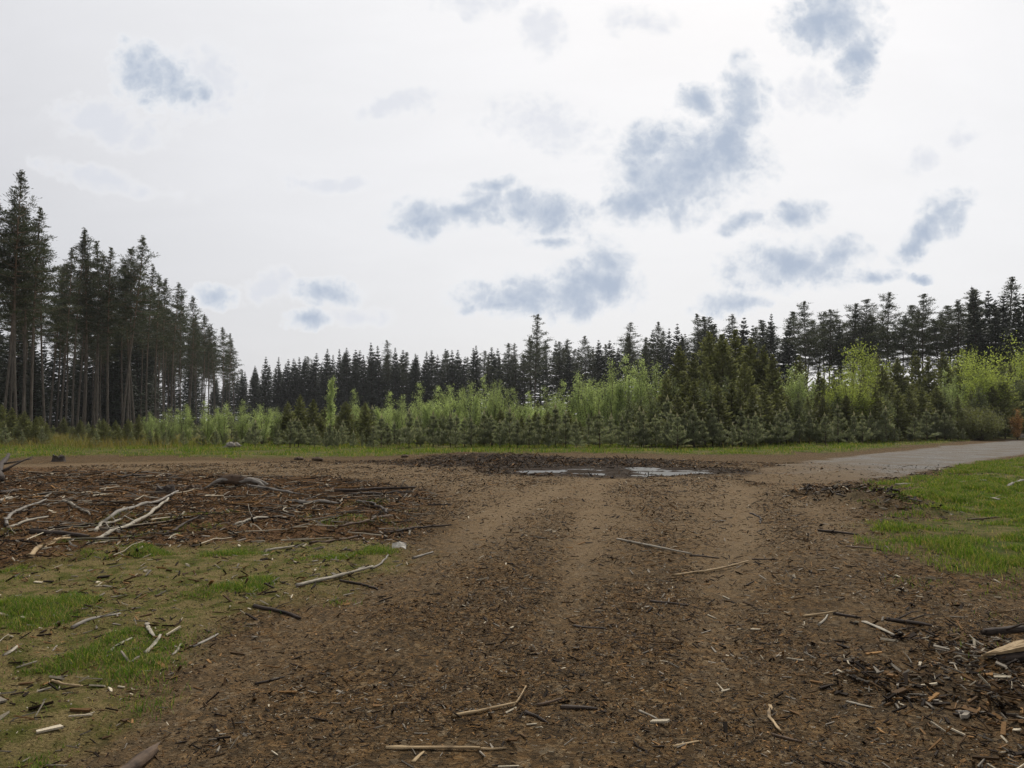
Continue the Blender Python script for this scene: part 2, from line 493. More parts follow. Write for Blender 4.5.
def chips(mb, x, y, L, W, T, probs, rng, lift=0.0, tilt=0.25):
    """splinters and bark flakes: thin tapered six-sided slabs, laid on the ground"""
    n = len(x)
    L = np.minimum(L, np.maximum(np.median(L) * 2.4, 0.045 + 0.004 * np.hypot(x, y)))
    W = np.minimum(np.minimum(W, L * 0.42), 0.028 + 0.1 * L)
    z = height(x, y) + lift
    a = rng.uniform(0, math.pi, n)
    ca, sa = np.cos(a), np.sin(a)
    tl = rng.normal(0, tilt, n); tw = rng.normal(0, tilt * 1.3, n)
    ux = np.stack([ca * np.cos(tl), sa * np.cos(tl), np.sin(tl)], 1)
    uy = np.stack([-sa, ca, np.sin(tw)], 1); uy = norm(uy)
    uz = np.cross(ux, uy)
    k = rng.uniform(0.25, 1.0, (n, 2)); sk = rng.normal(0, 0.25, (n, 2))
    pts = []
    for sx, kk, ss in ((-1, k[:, 0], sk[:, 0]), (1, k[:, 1], sk[:, 1])):
        for sy in (-1, 1):
            for sz in (0, 1):
                pts.append(ux * (sx * L * 0.5 * (1 + 0.15 * sy * ss))[:, None] + uy * ((sy * kk + ss) * W * 0.5)[:, None] + uz * (sz * T)[:, None])
    c = np.stack([x, y, z + np.abs(np.sin(tl)) * L * 0.3 - 0.002], 1)
    v = (c[:, None, :] + np.stack(pts, 1)).reshape(-1, 3)
    box = np.array([[0, 1, 3, 2], [4, 6, 7, 5], [0, 4, 5, 1], [2, 3, 7, 6], [1, 5, 7, 3], [0, 2, 6, 4]])
    q = (np.arange(n)[:, None, None] * 8 + box[None]).reshape(-1, 4)
    ci = rng.choice(len(PAL), n, p=np.array(probs) / np.sum(probs))
    col = PAL[ci] * rng.uniform(0.65, 1.35, (n, 1))
    mb.add(v, q, np.repeat(col, 8, 0))


def sector(n, r0, r1, half, rng, power=1.0):
    r = np.sqrt(rng.uniform(0, 1, n) ** power * (r1 * r1 - r0 * r0) + r0 * r0)
    a = np.radians(rng.uniform(-half, half, n))
    return r * np.sin(a), r * np.cos(a)


def build_litter():
    rng = np.random.default_rng(5)
    mat = tint_mat('litter_wood', 0.85, 1.0, 0.0, 0.1)
    mb = MB()
    # fine mulch over the track
    for n, r0, r1, l0, wlo, whi in ((460000, 1.6, 31, 0.0105, 0.10, 0.5), (260000, 1.6, 8, 0.0052, 0.3, 0.9)):
        r = rng.uniform(r0, r1, n); a = np.radians(rng.uniform(-47, 47, n))
        x, y = r * np.sin(a), r * np.cos(a)
        m = masks(x, y)
        dens = np.clip(0.55 + 0.9 * fbm(x, y, 0.9, 4, 91) + 0.5 * fbm(x * 2, y * 0.3, 1.2, 3, 93), 0.05, 1)
        dens = np.clip(dens * (1 - 0.52 * np.clip(m['lane'], -0.8, 1)), 0, 1)
        dens *= (1 - 0.7 * m['moss']) * (1 - 0.95 * m['lawn']) * (1 - m['road'] * 0.8) * (1 - m['pud']) * (1 - 0.9 * m['strip']) * (1 - 0.68 * m['sand'])
        k = rng.uniform(0, 1, n) < dens
        x, y, r = x[k], y[k], r[k]; n = len(x)
        L = rng.lognormal(0, 0.5, n) * l0 * (1 + r / 7.5)
        chips(mb, x, y, L, L * rng.uniform(wlo, whi, n), 0.0012 + L * 0.06, (42, 27, 17, 7, 5, 2.5), rng, 0.0, 0.3)
    # larger pale and grey slivers
    x, y = sector(24000, 1.6, 24, 47, rng, 1.5)
    m = masks(x, y)
    k = rng.uniform(0, 1, len(x)) < (0.35 + 0.4 * m['slash'] + 0.2 * m['moss'] + 0.7 * m['corner'] + 0.45 * sstep(0.6, 2.2, x - 0.1 * y)) * (1 - m['road']) * (1 - 0.8 * m['lawn']) * (1 - m['pud']) * np.clip(0.5 + fbm(x, y, 1.4, 3, 95), 0.1, 1)
    x, y = x[k], y[k]; n = len(x)
    L = rng.lognormal(0, 0.5, n) * 0.06
    chips(mb, x, y, np.minimum(L, 0.11), L * rng.uniform(0.05, 0.2, n), 0.002 + L * 0.04, (24, 22, 10, 4, 24, 9), rng, 0.004, 0.2)
    o = link('wood_chips', mb.mesh('wood_chips', mat)); o['kind'] = 'stuff'
    tag(o, 'brown bark mulch and pale splinters covering the track')

    # brushwood and bark flakes over the cleared ground, the right heap, the mud heap, the near right corner
    mb = MB()
    regs = [('slash', 90000, 9, 27, 0.025, 0.10, (24, 24, 20, 12, 13, 7)), ('heap', 5200, 0, 0, 0.04, 0.15, (48, 26, 10, 3, 9, 4)),
            ('corner', 60000, 1.8, 7, 0.015, 0.065, (44, 22, 12, 3, 12, 7)), ('mud', 60000, 20, 36, 0.05, 0.16, (52, 30, 13, 4, 1, 0)), ('moss', 9000, 3, 13, 0.02, 0.08, (25, 20, 10, 4, 26, 15))]
    for key, n, r0, r1, l0, l1, pr in regs:
        x, y = sector(n, r0, r1, 52, rng) if r1 else (HX0 + rng.uniform(-1.9, 2.2, n), HY0 + rng.uniform(-3, 3, n))
        m = masks(x, y)
        k = rng.uniform(0, 1, n) < m[key] * (1 - m['road']) * (1 - 0.93 * m['pud']) * (1 - 0.8 * m['strip']) * np.clip(0.6 + 0.9 * fbm(x, y, 1.1, 3, 97), 0.05, 1)
        x, y = x[k], y[k]; n = len(x)
        L = rng.lognormal(0, 0.5, n) * (l0 + l1) * 0.5
        chips(mb, x, y, L, L * rng.uniform(0.12, 0.5, n), 0.003 + L * 0.06, pr, rng, 0.006, 0.35)
    o = link('bark_flakes', mb.mesh('bark_flakes', mat)); o['kind'] = 'stuff'
    tag(o, 'torn bark flakes heaped on the cleared ground and beside the track')

    # twigs too many to count
    mb = MB()
    x, y = sector(14000, 2.2, 28, 50, rng)
    m = masks(x, y)
    k = rng.uniform(0, 1, len(x)) < (0.48 * m['slash'] + 0.25 * m['heap'] + 0.013 * (1 - m['sand']) + 0.3 * m['corner'] + 0.05 * m['moss'] + .1 * m['mud']) * (1 - m['road']) * (1 - 0.9 * m['pud']) * (1 - 0.8 * m['lawn'])
    x, y = x[k], y[k]
    sl = masks(x, y)['slash']
    for px_, py_, s in zip(x, y, sl):
        L = rng.lognormal(0, 0.5) * (0.16 + 0.24 * s)
        a = rng.uniform(0, math.pi)
        tt = np.linspace(-0.5, 0.5, 5)
        bend = rng.normal(0, 0.05)
        xs = px_ + np.cos(a) * tt * L - np.sin(a) * bend * L * (4 * tt * tt)
        ys = py_ + np.sin(a) * tt * L + np.cos(a) * bend * L * (4 * tt * tt)
        zs = height(xs, ys); zs = np.maximum(zs, np.linspace(zs[0], zs[-1], 5)) + 0.012 + rng.uniform(0, 0.04) * s
        r = rng.uniform(0.003, 0.009) * (1 + 0.7 * s)
        ci = rng.choice(6, p=(0.3, 0.22, 0.12, 0.05, 0.22, 0.09))
        tube(mb, np.stack([xs, ys, zs], 1), r * np.linspace(1, 0.5, 5), 4, PAL[ci] * rng.uniform(0.7, 1.3))
    o = link('twigs', mb.mesh('twigs', mat)); o['kind'] = 'stuff'
    tag(o, 'small broken twigs scattered over the cleared ground')


def blades(mb, x, y, h, w, rng, cols, lean=0.5):
    n = len(x)
    z = height(x, y) - 0.005
    a = rng.uniform(0, 2 * math.pi, n)
    d = np.stack([np.cos(a), np.sin(a), np.zeros(n)], 1)
    s = np.stack([-np.sin(a + 0.4), np.cos(a + 0.4), np.zeros(n)], 1)
    ln = rng.uniform(0.1, lean, n) * h
    b = np.stack([x, y, z], 1)
    mid = b + d * (ln * 0.35)[:, None] + np.array([0, 0, 1.0]) * (h * 0.55)[:, None]
    tip = b + d * ln[:, None] + np.array([0, 0, 1.0]) * (h * 0.95)[:, None]
    W = (w * 0.5)[:, None]
    v = np.stack([b - s * W, b + s * W, mid + s * W * 0.75, mid - s * W * 0.75, tip], 1).reshape(-1, 3)
    i = np.arange(n)[:, None] * 5
    col = np.repeat(cols, 5, 0)
    base = mb.n
    mb.add(v, i + np.array([[0, 1, 2, 3]]), col)
    mb.f.append(i + np.array([[3, 2, 4]]) + base)


def build_grass():
    rng = np.random.default_rng(9)
    mat = tint_mat('grass_blades', 0.7, 1.0, 0.42, 0.06)
    mb = MB()
    GC = np.array([(0.058, 0.118, 0.016), (0.100, 0.162, 0.024), (0.175, 0.20, 0.042), (0.28, 0.23, 0.10)])

    def put(x, y, h, w, pr, lean=0.6):
        n = len(x)
        if n == 0: return
        c = GC[rng.choice(4, n, p=pr)] * rng.uniform(0.7, 1.3, (n, 1))
        blades(mb, x, y, h, w, rng, c, lean)
    # right lawn
    lx = np.array([p[0] for p in LAWN]); ly = np.array([p[1] for p in LAWN])
    for n, hmul in ((1100000, 1.0),):
        y = rng.uniform(6, 34, n); x = y * rng.uniform(0.44, 0.86, n)
        k = rng.uniform(0, 1, n) < np.clip(y / 20, 0, 1)
        x, y = x[k], y[k]
        m = masks(x, y)
        tuft = fbm(x, y, 0.45, 3, 77) + 0.7 * fbm(x, y, 1.7, 3, 79)
        dist = np.hypot(x, y)
        k = rng.uniform(0, 1, len(x)) < m['lawn'] * (1 - m['road']) * np.clip(0.38 + tuft * 1.1, 0.02, 1) * np.clip(16 / dist, 0.3, 1)
        x, y, tuft, dist = x[k], y[k], tuft[k], dist[k]
        h = rng.uniform(0.025, 0.07, len(x)) * (1 + np.clip(tuft, 0, 1) * 1.6)
        put(x, y, h, rng.uniform(0.004, 0.008, len(x)) * np.clip(dist / 9, 1, 2.2), (0.22, 0.33, 0.29, 0.16), 1.2)
    # left tufts among moss
    n = 1000000
    x, y = sector(n, 2.5, 15, 46, rng)
    m = masks(x, y)
    t = np.maximum(fbm(x, y, 0.9, 3, 81), 0) * 1.6
    k = rng.uniform(0, 1, n) < (m['moss'] + 0.12 * m['slash']) * np.clip(sstep(0.16, 0.6, t), 0.05, 1)
    x, y, t = x[k], y[k], t[k]
    put(x, y, rng.uniform(0.012, 0.035, len(x)) + 0.05 * sstep(0.3, 0.8, t) * rng.uniform(0.3, 1.2, len(x)), rng.uniform(0.003, 0.006, len(x)), (0.30, 0.32, 0.22, 0.16), 1.5)
    # few blades spilling near the right corner
    x, y = sector(60000, 3, 9, 46, rng)
    m = masks(x, y)
    k = (x > 1.2) & (rng.uniform(0, 1, len(x)) < 0.55 * sstep(0.1, 0.6, fbm(x, y, 0.8, 3, 83)) * (1 - m['lawn']) * sstep(1.6, 3.4, x - 0.15 * y))
    put(x[k], y[k], rng.uniform(0.02, 0.06, k.sum()), rng.uniform(0.003, 0.006, k.sum()), (0.3, 0.34, 0.2, 0.16), 0.9)
    # verge strip in front of the young trees
    n = 260000
    y = rng.uniform(27, 60, n); x = rng.uniform(-1, 1, n) * y * 0.78
    m = masks(x, y)
    t = fbm(x, y, 1.3, 3, 85)
    k = rng.uniform(0, 1, n) < m['strip'] * (1 - m['road']) * np.clip(0.4 + 1.6 * t, 0.03, 1)
    x, y, t = x[k], y[k], t[k]
    put(x, y, rng.uniform(0.04, 0.14, len(x)) * (1 + np.clip(t, 0, 1) * 1.5), rng.uniform(0.012, 0.028, len(x)), (0.2, 0.33, 0.29, 0.18), 1.0)
    o = link('grass', mb.mesh('grass', mat)); o['kind'] = 'stuff'
    tag(o, 'short green grass on the verge, right lawn and left tufts')
    # dry stems at the foot of the young trees
    mb = MB()
    n = 110000
    y = rng.uniform(41, 66, n); x = rng.uniform(-1, 1, n) * y * 0.75
    px = 512 + F * x / y
    t = fbm(x, y, 2.5, 3, 87)
    pr = 0.03 + 0.8 * np.exp(-((px - 75) / 55) ** 2) + 0.5 * np.exp(-((px - 150) / 40) ** 2) + 0.25 * np.exp(-((px - 930) / 60) ** 2)
    m = masks(x, y)
    k = (rng.uniform(0, 1, n) < pr * np.clip(0.4 + t, 0, 1)) & (m['road'] < 0.1) & (poly_sd(STRIP, x, y) > 3.0)
    x, y = x[k], y[k]; n = len(x)
    c = np.array([(0.19, 0.15, 0.06), (0.13, 0.125, 0.04), (0.24, 0.19, 0.09)])[rng.choice(3, n)] * rng.uniform(0.7, 1.2, (n, 1))
    blades(mb, x, y, rng.uniform(0.25, 0.75, n), rng.uniform(0.012, 0.026, n), rng, c, 0.9)
    o = link('dry_grass', mb.mesh('dry_grass', mat)); o['kind'] = 'stuff'
    tag(o, 'tall straw coloured dry grass at the foot of the young trees')


# ------------------------------------------------------------------ puddle
def build_puddle():
    m, t = new_mat('puddle_water')
    geo = t.n('ShaderNodeNewGeometry')
    bp = t.n('ShaderNodeBump', {'Height': t.noise(geo.outputs['Position'], 5.0, 4), 'Strength': 0.3, 'Distance': 0.02})
    p = t.n('ShaderNodeBsdfPrincipled', {'Base Color': (0.03, 0.025, 0.018), 'Roughness': 0.28, 'IOR': 1.33, 'Specular IOR Level': 0.5, 'Normal': bp.outputs[0]})
    t.n('ShaderNodeOutputMaterial', {'Surface': p.outputs[0]})
    gx, gy = np.meshgrid(np.arange(-4.8, 4.81, 0.06), np.arange(-3.0, 3.01, 0.06), indexing='ij')
    wx, wy = gx + PX0, gy + PY0
    v = np.stack([wx, wy, -0.060 + fbm(wx, wy, 0.7, 3, 201) * 0.03], -1).reshape(-1, 3)
    nx, ny = gx.shape
    k = (np.arange(nx - 1)[:, None] * ny + np.arange(ny - 1)[None]).ravel()
    q = np.stack([k, k + ny, k + ny + 1, k + 1], 1)
    q = q[(((gx / 4.75) ** 2 + (gy / 2.95) ** 2).ravel()[q] < 1).all(1)]
    used, inv = np.unique(q, return_inverse=True)
    mb = MB(); mb.add(v[used], inv.reshape(-1, 4))
    o = link('puddle', mb.mesh('puddle', m, True)); o['kind'] = 'structure'


# ------------------------------------------------------------------ tree prototypes
def rot_to(az):
    return np.array([math.cos(az), math.sin(az), 0.0])


def tall_pine(seed, bark, needle, h=24.0, start=0.5, spread=2.7, dens=1.0):
    rng = np.random.default_rng(seed)
    tr, cr = MB(), MB()
    nz = np.linspace(0, 1, 15)
    ph = rng.uniform(0, 6.28, 4)
    sway = rng.uniform(0.15, 0.45)
    lean = rng.normal(0, 0.35, 2)
    cx = lambda t: sway * np.sin(t * 3.1 + ph[0]) - sway * np.sin(ph[0]) + lean[0] * t
    cy = lambda t: sway * np.sin(t * 2.7 + ph[1]) - sway * np.sin(ph[1]) + lean[1] * t
    path = np.stack([cx(nz), cy(nz), nz * h - 0.15], 1)
    tube(tr, path, 0.125 * (1 - nz) ** 0.8 + 0.02 + 0.06 * np.exp(-nz * 25), 8)
    nb = int(68 * dens)
    for i in range(nb):
        t = start + (0.995 - start) * ((i + rng.uniform(0, 1)) / nb) ** 0.85
        f = (t - start) / (1 - start)
        az = i * 2.4 + rng.normal(0, 0.4)
        L = spread * (0.06 + 0.94 * (0.55 + 0.45 * math.sin(math.pi * min(1.0, f * 1.25 + 0.1))) * (1 - f ** 6.0)) * rng.uniform(0.4, 1.2)
        if f < 0.25: L *= rng.uniform(0.45, 1.0)
        el = RAD(-6 + 30 * f + 22 * f ** 6 + rng.normal(0, 12))
        o = np.array([cx(t), cy(t), t * h - 0.15])
        d = rot_to(az) * math.cos(el) + np.array([0, 0, math.sin(el)])
        s = np.linspace(0, 1, 5)
        side = np.cross(d, [0, 0, 1.0]); side /= np.linalg.norm(side)
        bend = rng.normal(0, 0.16)
        pth = o + d * (s * L)[:, None] + side * (bend * L * s * s)[:, None] + np.array([0, 0, 1.0]) * (0.14 * L * s * s)[:, None]
        tube(tr, pth, 0.012 + 0.016 * L * (1 - s), 4, cap=False)
        nc = max(3, int(L * 4.2 * (0.45 if f < 0.12 else 1)))
        for j in range(nc):
            u = rng.uniform(0.3, 1.05) if f < 0.7 else rng.uniform(0.1, 1.05)
            c = o + d * u * L + side * (bend * L * u * u + rng.normal(0, 0.20) * L * u * 0.9) + np.array([0, 0, 0.14 * L * u * u + rng.normal(0.05, 0.12)])
            k = rng.integers(14, 22)
            sz = min(1.0, 0.25 + 0.6 * L)
            off = rng.normal(0, 1, (k, 3)) * np.array([0.25, 0.25, 0.09]) * sz
            dr = off / sz * 2.2 + d * 0.5 + np.array([0, 0, 0.45]) + rng.normal(0, 0.25, (k, 3))
            leaves(cr, c + off, dr, rng.uniform(0.22, 0.42, k) * (0.3 + 0.7 * sz), rng.uniform(0.04, 0.085, k), rng, np.tile(rng.uniform(0.7, 1.35) * np.array([[rng.uniform(0.9, 1.15), 1, rng.uniform(0.85, 1.1)]]), (k, 1)))
    for i in range(rng.integers(6, 14)):        # dead snags under the crown
        t = rng.uniform(start * 0.45, start); az = rng.uniform(0, 6.28); L = rng.uniform(0.3, 1.3)
        o = np.array([cx(t), cy(t), t * h - 0.15]); s = np.linspace(0, 1, 3)
        tube(tr, o + (rot_to(az) + np.array([0, 0, rng.normal(-0.1, 0.25)])) * (s * L)[:, None], 0.02 * (1 - 0.7 * s), 4)
    return [('trunk', tr.mesh('pine_trunk', bark, True)), ('crown', cr.mesh('pine_crown', needle))], h


def spruce(seed, bark, needle, h=20.0, start=0.06, R=2.5, up=0.0, spray=0.5, nwh=44, per=6, bushy=1.0):
    rng = np.random.default_rng(seed)
    tr, cr = MB(), MB()
    s = np.linspace(0, 1, 9)
    lean = rng.normal(0, 0.01 * h, 2)
    tube(tr, np.stack([lean[0] * s * s, lean[1] * s * s, s * h - 0.1], 1), 0.0095 * h * (1 - s) ** 0.9 + 0.012, 7)
    for w in range(nwh):
        t = start + (0.99 - start) * (w + 0.5 * rng.uniform()) / nwh
        f = (t - start) / (1 - start)
        n = per if f < 0.9 else max(3, per - 2)
        a0 = rng.uniform(0, 6.28)
        for b in range(n):
            az = a0 + b * 6.283 / n + rng.normal(0, 0.25)
            L = R * (min(1.0, (1 - f) * 1.55) ** 0.95 * rng.uniform(0.62, 1.15) + 0.03)
            if f < 0.15: L *= rng.uniform(0.5, 1)
            el = RAD(-18 + 55 * f ** 1.6 + rng.normal(0, 7)) + up
            d = rot_to(az) * math.cos(el) + np.array([0, 0, math.sin(el)])
            o = np.array([lean[0] * t * t, lean[1] * t * t, t * h])
            side = np.cross(d, [0, 0, 1.0]); side /= np.linalg.norm(side)
            if L > 0.5 * R:
                ss = np.linspace(0, 1, 3)
                tube(tr, o + d * (ss * L * 0.85)[:, None], 0.006 * h / 4 * (1.15 - ss) * 0.35 + 0.004, 3, cap=False)
            k = int((L / spray * 7.0 + 5) * bushy)
            u = rng.uniform(0.08, 1.0, k) ** 0.8
            sg = rng.choice((-1, 1), k)
            wd = (0.34 * (1.05 - u) + 0.06) * L
            lat = sg * rng.uniform(0, 1, k) * wd
            c = o + d * (u * L)[:, None] + side * lat[:, None] + np.array([0, 0, 1.0]) * (0.16 * L * u * u - 0.25 * np.abs(lat) + rng.normal(0, 0.05 * spray, k))[:, None]
            dr = d * 0.75 + side * (sg * 0.75)[:, None] + np.array([0, 0, -0.2 + up]) + rng.normal(0, 0.33, (k, 3))
            tn = rng.uniform(0.65, 1.3, (k, 1)) * np.array([[1, 1, 1.0]]) * (1 + 0.35 * (u[:, None] > 0.85))
            leaves(cr, c, dr, rng.uniform(0.7, 1.25, k) * spray * min(1.0, 0.4 + 0.6 * L), rng.uniform(0.2, 0.36, k) * spray, rng, tn)
    return [('trunk', tr.mesh('spruce_trunk', bark, True)), ('crown', cr.mesh('spruce_crown', needle))], h


def young_pine(seed, bark, needle, h=2.3):
    rng = np.random.default_rng(seed)
    tr, cr = MB(), MB()
    s = np.linspace(0, 1, 5)
    tube(tr, np.stack([0 * s, 0 * s, s * h * 0.93 - 0.05], 1), 0.028 * (1 - s) + 0.006, 5)

    def brush(o, d, L, first=0.15):
        k = int(L * 95) + 8
        u = rng.uniform(first, 1.0, k)
        c = o + d * (u * L)[:, None]
        dr = rng.normal(0, 1, (k, 3)) * 0.8 + d * 0.9 + np.array([0, 0, 0.25])
        dr = norm(dr)
        ln = rng.uniform(0.09, 0.16, k)
        tn = rng.uniform(0.65, 1.35, (k, 1)) * np.array([[1, 1, 1.0]])
        leaves(cr, c + dr * ln[:, None] * 0.5, dr, ln, rng.uniform(0.014, 0.028, k), rng, tn)

    def cand(o, ln):
        ss = np.linspace(0, 1, 4)
        lx, ly = rng.normal(0, 0.08, 2)
        tube(cr, o + np.stack([lx * ln * ss, ly * ln * ss, ss * ln], 1), np.array([0.016, 0.022, 0.018, 0.006]), 5, (2.6, 2.2, 2.6))
    nw = 6
    for w in range(nw):
        f = (w + 0.4) / nw
        z = h * (0.05 + 0.80 * f)
        for b in range(rng.integers(5, 8)):
            az = rng.uniform(0, 6.28)
            L = h * 0.33 * (1 - f) ** 0.95 * rng.uniform(0.6, 1.2) + 0.05
            el = RAD(24 + 26 * f + rng.normal(0, 9))
            d = rot_to(az) * math.cos(el) + np.array([0, 0, math.sin(el)])
            o = np.array([0, 0, z])
            ss = np.linspace(0, 1, 3)
            tube(tr, o + d * (ss * L)[:, None], 0.011 * (1.2 - ss), 3, cap=False)
            brush(o, d, L)
            for q in (0.5, 0.75):
                side = norm(np.cross(d, [0, 0, 1.0]))
                for sg in (-1, 1):
                    d2 = norm(d * 0.7 + side * sg * 0.6 + np.array([0, 0, 0.3]))
                    brush(o + d * L * q, d2, L * 0.35 + 0.05, 0.0)
            if rng.uniform() < 0.55: cand(o + d * L, rng.uniform(0.10, 0.2))
    brush(np.array([0, 0, h * 0.78]), np.array([0, 0, 1.0]), h * 0.15)
    cand(np.array([0, 0, h * 0.9]), h * 0.11)
    for b in range(4):
        cand(np.array([0, 0, h * 0.89]) + rot_to(b * 1.57 + rng.uniform()) * 0.04, h * 0.06)
    return [('trunk', tr.mesh('young_pine_trunk', bark, True)), ('crown', cr.mesh('young_pine_crown', needle))], h


def birch(seed, bark, leaf, h=5.0, spread=1.0, stems=4, size=0.075, count=1.0, droop=0.0, fan=0.5):
    """feathery sapling: upright stems with fine rising twigs"""
    rng = np.random.default_rng(seed)
    tr, cr = MB(), MB()
    for st in range(stems):
        az = st * 6.283 / stems + rng.uniform(0, 1.2)
        hh = h * (1.0 if st == 0 else rng.uniform(0.62, 0.93))
        s = np.linspace(0, 1, 7)
        out = spread * fan * (0.15 if st == 0 else rng.uniform(0.5, 1.1))
        px = np.cos(az) * out * (s ** 0.8); py = np.sin(az) * out * (s ** 0.8)
        pth = np.stack([px + rng.normal(0, 0.02 * h, 7) * s, py + rng.normal(0, 0.02 * h, 7) * s, s * hh - 0.05], 1)
        tube(tr, pth, 0.006 * h * (1 - s) ** 1.0 + 0.006, 5)
        nb = 44 // max(1, stems - 2) + 8
        for b in range(nb):
            t = 0.10 + 0.88 * (b + rng.uniform()) / nb
            i = min(5, int(t * 6)); fr = t * 6 - i
            o = pth[i] * (1 - fr) + pth[i + 1] * fr
            a2 = rng.uniform(0, 6.283)
            L = spread * (0.25 + 0.85 * math.sin(math.pi * min(1, (t * 0.85 + 0.12))) ** 0.8) * rng.uniform(0.5, 1.0) * (0.75 if stems > 2 else 1)
            el = RAD(48 + 22 * t + rng.normal(0, 10))
            d = rot_to(a2) * math.cos(el) + np.array([0, 0, math.sin(el)])
            ss = np.linspace(0, 1, 3)
            tube(tr, o + d * (ss * L)[:, None], 0.007 * (1.15 - ss) + 0.002, 3, cap=False)
            k = int((16 + 34 * L) * count)
            u = rng.uniform(0.1, 1.0, k)
            c = o + d * (u * L)[:, None] + rng.normal(0, 0.055 + 0.05 * spread, (k, 3)) * (0.3 + u)[:, None]
            dr = rng.normal(0, 0.7, (k, 3)) + d * 0.8 + np.array([0, 0, 0.2 - droop])
            tn = rng.uniform(0.7, 1.35) * rng.uniform(0.75, 1.25, (k, 1)) * np.array([[1, 1, 1.0]])
            leaves(cr, c, dr, rng.uniform(0.8, 1.5, k) * size, rng.uniform(0.45, 0.75, k) * size, rng, tn)
    return [('trunk', tr.mesh('sapling_trunk', bark, True)), ('crown', cr.mesh('sapling_crown', leaf))], h


def round_crown(seed, bark, leaf, h=6.0, w=2.3, n=90, size=0.10):
    """broadleaf bush: branches fan from the foot to an uneven round crown"""
    rng = np.random.default_rng(seed)
    tr, cr = MB(), MB()
    for b in range(n):
        d = norm(rng.normal(0, 1, 3) + np.array([0, 0, 0.15]))
        rr = rng.uniform(0.72, 1.10) * (1 + 0.16 * math.sin(3 * math.atan2(d[1], d[0]) + seed) * (1 - abs(d[2])))
        tip = np.array([0, 0, 0.56 * h]) + d * np.array([w, w, 0.44 * h]) * rr
        root = np.array([rng.normal(0, 0.12), rng.normal(0, 0.12), -0.05])
        s = np.linspace(0, 1, 6)[:, None]
        mid = np.array([tip[0] * 0.25, tip[1] * 0.25, tip[2] * 0.55])
        pth = root * (1 - s) ** 2 + 2 * mid * s * (1 - s) + tip * s ** 2
        tube(tr, pth, 0.022 * (1.05 - s[:, 0]) + 0.003, 4, cap=False)
        for q in range(5):
            u = rng.uniform(0.45, 1.0)
            c0 = root * (1 - u) ** 2 + 2 * mid * u * (1 - u) + tip * u * u
            k = int(rng.integers(24, 44))
            off = rng.normal(0, 1, (k, 3)) * np.array([0.26, 0.26, 0.22]) * w / 2
            tn = rng.uniform(0.7, 1.3) * rng.uniform(0.75, 1.25, (k, 1)) * np.ones((1, 3))
            leaves(cr, c0 + off, rng.normal(0, 0.8, (k, 3)) + d * 0.4 + np.array([0, 0, 0.2]), rng.uniform(0.8, 1.5, k) * size, rng.uniform(0.5, 0.8, k) * size, rng, tn)
    return [('trunk', tr.mesh('bush_stems', bark, True)), ('crown', cr.mesh('bush_crown', leaf))], h


def plant(name, proto, x, y, h, rot, label, cat, group=None, wide=1.0):
    parts, h0 = proto
    e = bpy.data.objects.new(name, None); COL.objects.link(e)
    s = h / h0
    e.location = (x, y, hz(x, y) if math.hypot(x, y) < 140 else 0.0)
    e.rotation_euler = (0, 0, rot)
    e.scale = (s * wide, s * wide, s)
    e.empty_display_size = 0.3
    tag(e, label, cat, group)
    for pn, me in parts:
        link(pn, me, e)
    return e


ORD = ['first', 'second', 'third', 'fourth', 'fifth', 'sixth', 'seventh', 'eighth', 'ninth', 'tenth', 'eleventh', 'twelfth', 'thirteenth', 'fourteenth', 'fifteenth', 'sixteenth', 'seventeenth', 'eighteenth', 'nineteenth', 'twentieth']
ORD += ['twenty-' + a for a in ORD[:9]] + ['thirtieth'] + ['thirty-' + a for a in ORD[:9]] + ['fortieth'] + ['forty-' + a for a in ORD[:9]]


def label_run(items, segs, fmt):
    """items: (px, obj); numbers them left to right inside each named stretch"""
    items = sorted(items, key=lambda k: k[0])
    for lo, hi, where in segs:
        run = [o for p, o in items if lo <= p < hi]
        for i, o in enumerate(run):
            o['label'] = fmt.format(n=ORD[min(i, len(ORD) - 1)], w=where)


